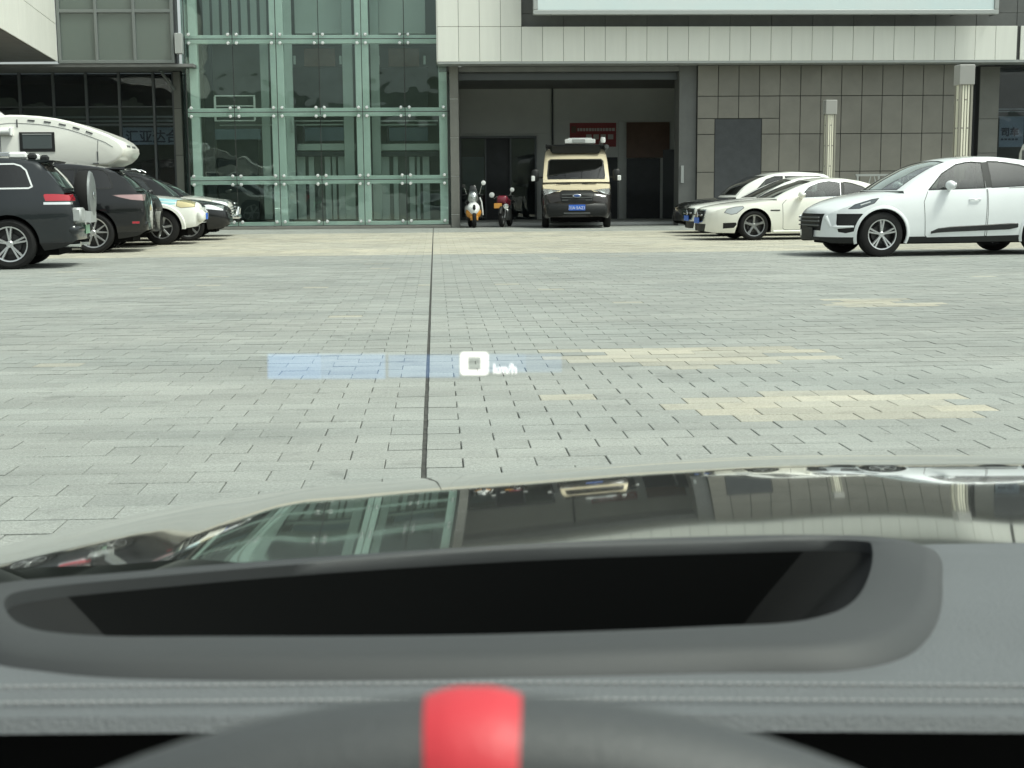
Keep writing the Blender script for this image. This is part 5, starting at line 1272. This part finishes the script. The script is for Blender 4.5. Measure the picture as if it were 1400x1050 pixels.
# ---- scooter and motorcycle facing out of the bay
def two_wheeler(name, label, loc, rz, kind):
    t = thing(name, label, 'scooter' if kind == 's' else 'motorcycle', loc, rz)
    r = .25 if kind == 's' else .30; wb = 1.25
    for k, y in ((0, 0.0), (1, wb)):
        w_ = MB(); w_.lathe([(r-.09,-.045),(r-.04,-.062),(r-.008,-.035),(r,0),(r-.008,.035),(r-.04,.062),(r-.09,.045)], (0, y, r), 'x', 28, closed=True); o = w_.build('wheel', M['tyre'], t, smooth=50)
        w_ = MB(); w_.lathe([(0,-.03),(.05,-.035),(.06,-.01),(r-.1,-.02),(r-.085,-.04),(r-.085,.04),(r-.1,.02),(.06,.01),(.05,.035),(0,.03)], (0, y, r), 'x', 20); w_.build('rim', M['alloy_dark'], o, smooth=30)
    for s in (-1, 1): MB().tube([(s*.085, 0, r), (s*.085, .16, .62)], .022, 8).build('fork', M['alloy_dark'], t, smooth=50)
    MB().tube([(-.33, .30, 1.02 if kind == 's' else .98), (-.16, .22, 1.05 if kind == 's' else 1.0), (0, .2, 1.03 if kind == 's' else .98), (.16, .22, 1.05 if kind == 's' else 1.0), (.33, .30, 1.02 if kind == 's' else .98)], .018, 8).build('handlebar', M['plastic'], t, smooth=50)
    def mirror(x, z, rr, m=M['white_gloss']):
        s = 1 if x > 0 else -1
        o = MB().tube([(s*.2, .24, 1.03 if kind == 's' else .98), (x*.8, .22, z-.12), (x, .2, z)], .009, 6).build('mirror_stalk', M['steel'], t)
        MB().lathe([(0,-.022),(rr*.8,-.02),(rr,-.008),(rr,.01),(0,.014)], (x, .19, z), 'y', 20).build('mirror', m, o, smooth=40)
    if kind == 's':
        MB().tube([(0,-.02,.30),(0,.25,.60),(0,.35,.62)], .03).build('fork_tube', M['plastic'], t)
        fn = MB(); fn.lathe([(.27,-.075),(.30,-.05),(.305,0),(.30,.05),(.27,.075)], (0, 0, .25), 'x', 28); 
        # white leg shield swelling forward, orange apron below
        def shell(rows, m, nm):
            mb = MB(); N = 12; vs = []
            for z, hwid, y0, dep in rows:
                for k in range(N+1): a_ = math.pi*k/N; vs.append((-hwid*math.cos(a_), y0-dep*math.sin(a_), z))
            mb.add(vs, [(i*(N+1)+k, i*(N+1)+k+1, (i+1)*(N+1)+k+1, (i+1)*(N+1)+k) for i in range(len(rows)-1) for k in range(N)])
            return mb.build(nm, m, t, smooth=50)
        shell([(.40,.10,.12,.20),(.47,.16,.12,.24),(.58,.21,.12,.24),(.68,.20,.14,.20),(.76,.14,.18,.14),(.80,.10,.20,.08)], M['white_gloss'], 'leg_shield')
        shell([(.30,.14,.14,.18),(.36,.22,.14,.21),(.48,.25,.13,.20),(.56,.235,.14,.16)], M['orange'], 'orange_apron')
        shell([(.80,.13,.22,.08),(.90,.17,.20,.12),(1.0,.15,.20,.14),(1.10,.12,.22,.10),(1.14,.06,.24,.05)], M['steel'], 'handlebar_cowl')
        shell([(1.05,.15,.14,.03),(1.2,.13,.18,.03),(1.32,.09,.24,.02)], M['garage_glass'], 'fly_screen')
        MB().ell((0,-.125,.64), .05, .03, .09).build('headlight', M['plastic'], t, smooth=60)
        MB().ell((0,.05,.96), .08, .05, .06).build('headlight', M['lens'], t, smooth=60)
        MB().cbox(-.12,.12,-.10,-.085,.24,.37,.006).build('number_plate', M['plate_orange'], t)
        MB().cbox(-.18,.18,.2,1.0,.22,.34,.03).build('footboard', M['plastic'], t)
        st = MB(); st.cbox(-.17,.17,.62,1.45,.38,.72,.08); st.build('rear_body', M['white_gloss'], t, smooth=50)
        MB().cbox(-.16,.16,.60,1.40,.73,.84,.04).build('seat', M['plastic'], t, smooth=50)
        MB().tube([(.20,.12,.95),(.26,.12,.8),(.29,.14,.55),(.30,.16,.40)], .022, 8).build('crash_bar', M['white_gloss'], t, smooth=50)
        mirror(.33, 1.40, .072); mirror(-.30, 1.30, .06, M['plastic'])
    else:
        MB().cbox(-.17,.17,-.02,.30,.72,1.0,.06).build('front_cowl', M['maroon'], t, smooth=50)
        MB().lathe([(0,-.05),(.08,-.045),(.09,0),(.07,.06)], (.15,-.06,.66), 'y', 18).build('headlight', M['lens_bright'], t, smooth=50)
        MB().cbox(-.23,.02,-.12,-.105,.60,.76,.006).build('number_plate', M['plate_orange'], t)
        MB().cbox(-.15,.15,.35,.85,.62,.92,.08).build('tank', M['maroon'], t, smooth=50)
        MB().cbox(-.14,.14,.80,1.5,.74,.86,.05).build('seat', M['plastic'], t, smooth=50)
        MB().cbox(-.16,.16,.40,.85,.22,.60,.06).build('engine', M['alloy_dark'], t, smooth=40)
        fd = MB(); fd.lathe([(.31,-.07),(.335,0),(.31,.07)], (0,0,.30), 'x', 28); fd.v = [v for v in fd.v]; 
        MB().tube([(0,-.30,.42),(0,-.2,.58),(0,0,.66),(0,.2,.60)], .06, 8).build('mudguard', M['plastic'], t, smooth=50)
        mirror(-.36, 1.02, .085); mirror(.30, 1.18, .07)
    return t
two_wheeler('scooter', 'white and orange scooter with a round mirror beside the garage pillar', (1.22, 44.0, 0), R_(4), 's')
two_wheeler('motorcycle', 'maroon motorcycle with an orange number plate between the scooter and the camper van', (2.12, 44.4, 0), R_(-14), 'm')

# ------------------------------------------------------------------ the observer's own car: bonnet, windscreen, dashboard, wheel
M['own_paint'] = mat('grey metallic bonnet', (0.40, 0.42, 0.40), 0.05, 0.85, coat=1.0)
M['dash'] = mat('dashboard skin', (0.13, 0.142, 0.148), 0.62, bump=0.35, bscale=600, var=.08, vscale=6)
M['dash_lip'] = mat('shade toned binnacle skin', (0.045, 0.049, 0.05), 0.6, bump=0.12, bscale=900)  # darker than the dash: shade on the driver-facing lip put into the colour
M['shade_black'] = mat('painted shade black', (0.007, 0.0075, 0.0075), 0.95, spec=0.0)  # black colour carries the shade of the well and below the dash
M['well_end'] = mat('lit tone well end', (0.015, 0.016, 0.016), 0.8, spec=.2)  # lighter than the well floor: light on the sloping ends put into colour
M['leather'] = mat('wheel leather', (0.062, 0.068, 0.07), 0.5, bump=0.15, bscale=700)
M['red_leather'] = mat('red leather', (0.62, 0.045, 0.06), 0.5, bump=0.1, bscale=700)
M['thread'] = mat('grey thread', (0.32, 0.33, 0.33), 0.7)
M['screen'] = glass('windscreen glass', (0.92, 1.0, 0.94), 1.5, 0.12)
own_car = thing('observer_car', 'grey car seen from its driver seat: bonnet, dashboard and steering wheel', 'car', (0, 0, 0), -YAW)
# bonnet
al = curve([(1.25,4.2),(1.5,4.6),(1.63,5.0),(1.93,7.0),(2.12,8.9),(2.29,11.6),(2.5,18),(2.7,34),(2.82,62),(2.86,80)])
ds = list(np.linspace(1.25, 2.4, 60))+list(np.linspace(2.42, 2.86, 26)); zz = [0.0]
for i in range(1, len(ds)): zz.append(zz[-1]-math.tan(R_(al((ds[i]+ds[i-1])/2)))*(ds[i]-ds[i-1]))
i15 = min(range(len(ds)), key=lambda i: abs(ds[i]-1.5)); z15 = zz[i15]; zz = [z-z15+.756 for z in zz]
off_ = curve([(-.86,-.42),(-.83,-.22),(-.78,-.11),(-.70,-.092),(-.55,-.042),(-.40,-.018),(-.2,-.005),(0,0),(.25,.014),(.5,.021),(.75,.021),(1.0,.01),(1.2,-.03),(1.35,-.09),(1.45,-.2),(1.50,-.40)])
Xs = list(np.linspace(-.86, 1.50, 96)); V = []; Fs = []
def hood_z(x, d, z): return z-.13*max(0, .05-x)**1.6*(min(d, 2.3)-1.75)+off_(x)*(1.0-.25*(2.3-d))+.006*math.exp(-((x+.30)/.05)**2)*max(0, min(1, (2.3-d)))
for d, z in zip(ds, zz):
    for x in Xs:
        k = max(0, abs(x-.40)-.75)
        V.append((x, d-.35*((x-.40)/1.1)**2*max(0, (d-2.0)/.86), hood_z(x, d, z)))
nX = len(Xs)
for j in range(len(ds)-1):
    for i in range(nX-1): k = j*nX+i; Fs.append((k, k+1, k+nX+1, k+nX))
MB().add(V, Fs).build('bonnet', M['own_paint'], own_car, smooth=60)
# nose and flanks below the bonnet edge
zf = [V[(len(ds)-1)*nX+i] for i in range(nX)]
vs = zf+[(p[0], p[1]+.03, max(.18, p[2]-.35)) for p in zf]
MB().add(vs, [(i, i+1, nX+i+1, nX+i) for i in range(nX-1)]).build('front_bumper', M['own_paint'], own_car, smooth=60)
for s, col_ in ((0, 0), (1, nX-1)):
    e = [V[j*nX+col_] for j in range(len(ds))]; n_ = len(e)
    MB().add(e+[(p[0]+(-.02 if s == 0 else .02), p[1], .2) for p in e], [(i, i+1, n_+i+1, n_+i) for i in range(n_-1)]).build('wing_panel', M['own_paint'], own_car, smooth=60)
# windscreen
W0, W1 = Vector((0, 1.50, .742)), Vector((0, .10, 1.45)); V = []; NX_, NT_ = 24, 16
for j in range(NT_+1):
    t = j/NT_; p = W0.lerp(W1, t); p += Vector((0, .35, .70)).normalized()*(.05*math.sin(math.pi*t))
    for i in range(NX_+1):
        u = i/NX_*2-1; V.append((.40+u*1.02*(1-.12*t), p.y-.22*u*u*(1-.5*t), p.z))
ws_ = MB().add(V, [(j*(NX_+1)+i, j*(NX_+1)+i+1, (j+1)*(NX_+1)+i+1, (j+1)*(NX_+1)+i) for j in range(NT_) for i in range(NX_)]).build('windscreen', M['screen'], own_car, smooth=80)
# unseen cabin roof, added to shade the dash, and the two windscreen pillars
rf = MB(); vs = []
for j, (y, z) in enumerate(((.06, 1.47), (-.1, 1.50), (-.5, 1.53), (-1.2, 1.50), (-1.9, 1.40))):
    for i in range(13): u = i/12*2-1; vs.append((.40+u*.80, y-.10*u*u, z-.09*u**4))
rf.add(vs, [(j*13+i, j*13+i+1, (j+1)*13+i+1, (j+1)*13+i) for j in range(4) for i in range(12)]); rf.build('unseen_roof_lining', mat('roof lining', (.45, .45, .43), .9), own_car, smooth=60)
for u in (0, NX_): MB().tube([Vector(V[j*(NX_+1)+u])+Vector((0, 0, .0)) for j in range(NT_+1)], .04, 8).build('windscreen_pillar', M['plastic'], own_car, smooth=60)
# cowl behind the bonnet
cw = MB(); vs = []
for i in range(30):
    u = i/29*2-1; x = .40+u*1.0; yb = 1.46-.22*u*u
    for dy, dz in ((0.06, -.03), (0.0, -.035), (-.16, -.06), (-.2, -.2)): vs.append((x, yb+dy, .735+off_(max(-.8, min(1.5, x)))*.6+dz))
cw.add(vs, [(4*i+j, 4*i+j+1, 4*i+j+5, 4*i+j+4) for i in range(29) for j in range(3)]).build('cowl', M['plastic'], own_car, smooth=50)
# dashboard skin, lofted across the cabin
def lerp_list(L_, x):
    xs_ = [p[0] for p in L_]
    i = min(max(int(np.searchsorted(xs_, x)-1), 0), len(xs_)-2); t = (x-xs_[i])/(xs_[i+1]-xs_[i])
    return tuple(a+(b-a)*t for a, b in zip(L_[i], L_[i+1]))
farL = [(-500, 866, .72), (0, 820, .86), (300, 792, .93), (600, 770, 1.0), (900, 757, 1.04), (1150, 752, 1.08), (1280, 744, 1.10), (1400, 742, 1.12), (2400, 770, 1.10)]
nearL = [(-500, 948, .60), (0, 944, .60), (700, 938, .60), (1400, 942, .60), (2400, 950, .60)]
V = []; Fs = []; cols = list(range(-500, 2401, 20)); NR = 0
for px in cols:
    f_ = lerp_list(farL, px); n_ = lerp_list(nearL, px)
    Pf = own(f_[0], f_[1], f_[2]); Pn = own(n_[0], n_[1], n_[2]); dz = Vector((0, 0, 1))
    colp = [Pf-dz*.10+Vector((0, .02, 0)), Pf-dz*.012+Vector((0, .008, 0)), Pf]
    for t in (.03, .06, .1, .15, .2, .25, .3, .35, .4, .45, .5, .55, .6, .65, .7, .75, .8, .85, .9, .95): colp.append(Pf.lerp(Pn, t)+dz*.012*math.sin(math.pi*t))
    e1 = own(n_[0], n_[1]+4, .594); e2 = own(n_[0], n_[1]+10, .588); e3 = own(n_[0], n_[1]+37, .570)
    colp += [Pn, e1-dz*.004, e2-dz*.002, e3, e3+Vector((0, -.004, -.006)), e3+Vector((0, .006, -.02)), e3+Vector((0, .05, -.20)), e3+Vector((0, .1, -.35))]
    NR = len(colp); V += colp
dashV = V
def compact(V_, F_):
    ids = sorted({i for f in F_ for i in f}); mp = {k: i for i, k in enumerate(ids)}
    return [V_[k] for k in ids], [tuple(mp[i] for i in f) for f in F_]
def dash_build(outl):
    fp = [(p.x, p.y) for p in outl]; fo_ = [(a.x*.65+b.x*.35, a.y*.65+b.y*.35) for a, b in zip(outer, inner)]
    ins = [inpoly(p.x, p.y, fp) for k, p in enumerate(dashV) for j in [k % NR]]
    for p in dashV:
        if inpoly(p.x, p.y, fo_) or inpoly(p.x+.0007, p.y+.0005, fo_): p.z -= .09
    fs = [(i*NR+j, i*NR+j+1, (i+1)*NR+j+1, (i+1)*NR+j) for i in range(len(cols)-1) for j in range(NR-1)]
    fi_ = [(p.x, p.y) for p in inner]; hole = [inpoly(p.x, p.y, fi_) or inpoly(p.x+.0007, p.y+.0005, fi_) for p in dashV]
    fs = [f for f in fs if not all(ins[q] for q in f) and not any(hole[q] for q in f)]
    lo = [f for f in fs if f[0] % NR >= NR-4]; fs = [f for f in fs if f[0] % NR < NR-4]
    MB().add(*compact(dashV, lo)).build('lower_dash', M['shade_black'], own_car, smooth=50)  # shade under the dash edge painted as a black face
    MB().add(*compact(dashV, fs)).build('dashboard', M['dash'], own_car, smooth=50)
# stitching along the front edge of the dash
st = MB()
for row, (dy, dd) in enumerate(((0, .602), (22, .582))):
    x = -60
    while x < 1500:
        a_, b_ = own(x, lerp_list(nearL, x)[1]+dy-1, dd), own(x+9, lerp_list(nearL, x)[1]+dy-1, dd); a_.z += .0012; b_.z += .0012
        st.bar(a_, b_, .0012, .0012); x += 13
s_ = st.build('stitching', M['thread'], own_car); s_['kind'] = 'stuff'
# binnacle round the head-up display well
def loop(pts, n=96):
    P = [own(*p) for p in pts]; m = len(P); out = []
    for k in range(n):
        s = k/n*m; i = int(s); t = s-i; p0, p1, p2, p3 = P[i-1], P[i % m], P[(i+1) % m], P[(i+2) % m]
        out.append(.5*((2*p1)+(-p0+p2)*t+(2*p0-5*p1+4*p2-p3)*t*t+(-p0+3*p1-3*p2+p3)*t**3))
    return out
inner = loop([(110,868,.66),(300,870,.655),(640,868,.655),(960,857,.665),(1110,846,.69),(1176,812,.78),(1193,752,.96),(1165,739,1.0),(1000,742,.995),(700,753,.975),(400,772,.932),(200,789,.892),(60,803,.85),(8,817,.79),(25,852,.69)])
outer = loop([(80,905,.625),(300,908,.615),(640,906,.615),(960,897,.625),(1170,886,.635),(1258,850,.69),(1282,790,.82),(1268,748,.99),(1130,735,1.01),(800,744,.99),(400,769,.945),(150,789,.90),(-10,803,.865),(-60,825,.79),(-40,880,.66)])
dash_build([o.lerp(i, .12) for o, i in zip(outer, inner)])
n_ = len(inner); V = []
base = [p+Vector((0, 0, -.03)) for p in outer]
ce = sum(inner, Vector())/n_
outer2 = [p+(p-ce).normalized()*.008+Vector((0, 0, -.012)) for p in outer]
rim1 = [o.lerp(i, .2)+Vector((0, 0, .003)) for o, i in zip(outer, inner)]; rim2 = [o.lerp(i, .8)+Vector((0, 0, .0015)) for o, i in zip(outer, inner)]
rows = [[p+(p-ce).normalized()*.014+Vector((0, 0, -.035)) for p in outer], outer2, outer, rim1, rim2, inner, [p+Vector((0, 0, -.008)) for p in inner]]
for r_ in rows: V += r_
bn = MB().add(V, [(j*n_+i, j*n_+(i+1) % n_, (j+1)*n_+(i+1) % n_, (j+1)*n_+i) for j in range(len(rows)-1) for i in range(n_)]).build('binnacle', M['dash_lip'], own_car, smooth=60)
hx_ = max(abs(p.x-ce.x) for p in inner)
def sink(p, dz, sx, sy): return Vector((ce.x+(p.x-ce.x)*sx, ce.y+(p.y-ce.y)*sy, p.z+dz))
V = [p+Vector((0, 0, -.008)) for p in inner]+[sink(p, -.045, .87, .97) for p in inner]+[sink(p, -.10, .70, .94) for p in inner]+[ce+Vector((0, 0, -.10))]
wf_ = [(j*n_+i, j*n_+(i+1) % n_, (j+1)*n_+(i+1) % n_, (j+1)*n_+i) for j in range(2) for i in range(n_)]
ends = [abs((inner[f[0] % n_].x+inner[f[1] % n_].x)/2-ce.x) > .86*hx_ for f in wf_]
MB().add(*compact(V, [f for f, e in zip(wf_, ends) if not e]+[(2*n_+i, 2*n_+(i+1) % n_, 3*n_) for i in range(n_)])).build('display_well', M['shade_black'], bn, smooth=60)
for s in (-1, 1): MB().add(*compact(V, [f for f, e in zip(wf_, ends) if e and (inner[f[0] % n_].x-ce.x)*s > 0])).build('well_end', M['well_end'], bn, smooth=60)
# steering wheel
TOPP = own(648, 948, .275); Rw, rr, tilt = .185, .0165, R_(24)
upv = Vector((0, math.sin(tilt), math.cos(tilt))); nv = Vector((0, -math.cos(tilt), math.sin(tilt))); rt = Vector((1, 0, 0))
cen = TOPP-upv*(Rw+rr)
swm = MB(); NA, NB = 128, 16; V = []
def rim_pt(a, b, k=1.0): e = rt*math.sin(a)+upv*math.cos(a); return cen+e*(Rw+rr*k*math.cos(b))+nv*(rr*k*1.05*math.sin(b))
for i in range(NA):
    for j in range(NB): V.append(rim_pt(2*math.pi*i/NA, 2*math.pi*j/NB))
swm.add(V, [(i*NB+j, i*NB+(j+1) % NB, ((i+1) % NA)*NB+(j+1) % NB, ((i+1) % NA)*NB+j) for i in range(NA) for j in range(NB)])
for s in (-1, 1): swm.tube([cen+rt*s*(Rw-.005), cen+rt*s*.08-nv*.02, cen-nv*.025], [.016, .022, .03], 10)
swm.tube([cen-upv*(Rw-.005), cen-upv*.08-nv*.02, cen-nv*.025], [.016, .022, .03], 10)
sw_ = swm.build('steering_wheel', M['leather'], own_car, smooth=60)
mk = MB(); V = []; da = .018/2/Rw/1.0
angs = np.linspace(-da, da, 7)
for k, a_ in enumerate(angs):
    kk = 1.0 if k in (0, 6) else (1.06 if k in (1, 5) else 1.09)
    for j in range(NB*2): V.append(rim_pt(a_, math.pi*j/NB, kk))
N2 = NB*2
mk.add(V, [(i*N2+j, i*N2+(j+1) % N2, (i+1)*N2+(j+1) % N2, (i+1)*N2+j) for i in range(6) for j in range(N2)]); mk.build('centre_mark', M['red_leather'], sw_, smooth=60)
hb_ = MB(); hb_.lathe([(0,-.02),(.05,-.018),(.07,.0),(.07,.05)], (0, 0, 0), 'z', 28); me = hb_.mesh('airbag_hub', M['leather'], 50)
rotm = Matrix((rt, upv, nv)).transposed().to_4x4(); 
ho = link('airbag_hub', me, sw_); ho.matrix_local = Matrix.Translation(cen-nv*.03) @ rotm
cl = MB(); cl.tube([cen-nv*.03, cen-nv*.30], .045, 14); cl.build('column', M['plastic'], own_car, smooth=50)
# head-up display: light projected on the windscreen glass
bpy.context.view_layer.update()
def on_screen(px, py):
    d = (CARR @ ray(px, py)).normalized(); ok, hit, nn, _ = ws_.ray_cast(Vector((0, 0, CAM_H)), d)
    return hit-d*.003
def hud_mat(name, col, strength):
    m = bpy.data.materials.new(name); m.use_nodes = True; n = m.node_tree.nodes; l = m.node_tree.links; n.remove(n['Principled BSDF'])
    tr = n.new('ShaderNodeBsdfTransparent'); em = n.new('ShaderNodeEmission'); em.inputs['Color'].default_value = (*col, 1); em.inputs['Strength'].default_value = strength
    ad = n.new('ShaderNodeAddShader'); l.new(tr.outputs[0], ad.inputs[0]); l.new(em.outputs[0], ad.inputs[1]); l.new(ad.outputs[0], n['Material Output'].inputs['Surface']); return m
def hud_poly(name, polys, m):
    mb = MB()
    for p in polys: mb.add([on_screen(*q) for q in p], [tuple(range(len(p)))])
    return mb.build(name, m, ws_)
H1 = hud_mat('display light blue', (.30, .56, 1.0), .12); H2 = hud_mat('display light white', (1.0, .98, .90), .50)
def strip(x0, y0, x1, y1, n=8): return [[(x0+(x1-x0)*k/n, y0), (x0+(x1-x0)*(k+1)/n, y0), (x0+(x1-x0)*(k+1)/n, y1), (x0+(x1-x0)*k/n, y1)] for k in range(n)]
for q_, s_ in (((366, 484, 440, 518), .15), ((440.5, 484, 527, 518), .12), ((531, 485, 628, 516), .10), ((668, 484, 720, 509), .085), ((720.5, 484, 768, 509), .06)): hud_poly('display_glow', strip(*q_), hud_mat('display light blue', (.18, .48, 1.0), s_*1.1))
def rr_ring(x0, y0, x1, y1, t, rad, ty=None):
    ty = ty or t
    o = []; i = []
    for cx, cy, a0 in ((x1-rad, y0+rad, -90), (x1-rad, y1-rad, 0), (x0+rad, y1-rad, 90), (x0+rad, y0+rad, 180)):
        for k in range(5):
            a_ = R_(a0+90*k/4); o.append((cx+rad*math.cos(a_), cy+rad*math.sin(a_)))
            ri = max(.5, rad-t); i.append((min(max(cx+ri*math.cos(a_), x0+t), x1-t), min(max(cy+ri*math.sin(a_), y0+ty), y1-ty)))
    n = len(o); return [[o[k], o[(k+1) % n], i[(k+1) % n], i[k]] for k in range(n)]
hud_poly('speed_digit', rr_ring(629, 481, 668, 513, 11, 5, 7.5), H2)
c = bpy.data.curves.new('speed_unit', 'FONT'); c.body = 'km/h'; c.size = 1; tmp = bpy.data.objects.new('speed_unit_source', c); COL.objects.link(tmp)
bpy.context.view_layer.update(); tm = bpy.data.meshes.new_from_object(tmp.evaluated_get(bpy.context.evaluated_depsgraph_get()))
bpy.data.objects.remove(tmp)
xs_ = [v.co.x for v in tm.vertices]; sc_ = 31/(max(xs_)-min(xs_))
for v in tm.vertices: v.co = on_screen(675+(v.co.x-min(xs_))*sc_, 511-v.co.y*sc_*1.25)
tm.materials.clear(); tm.materials.append(hud_mat('display light text', (1, .98, .92), .8)); link('speed_unit', tm, ws_)
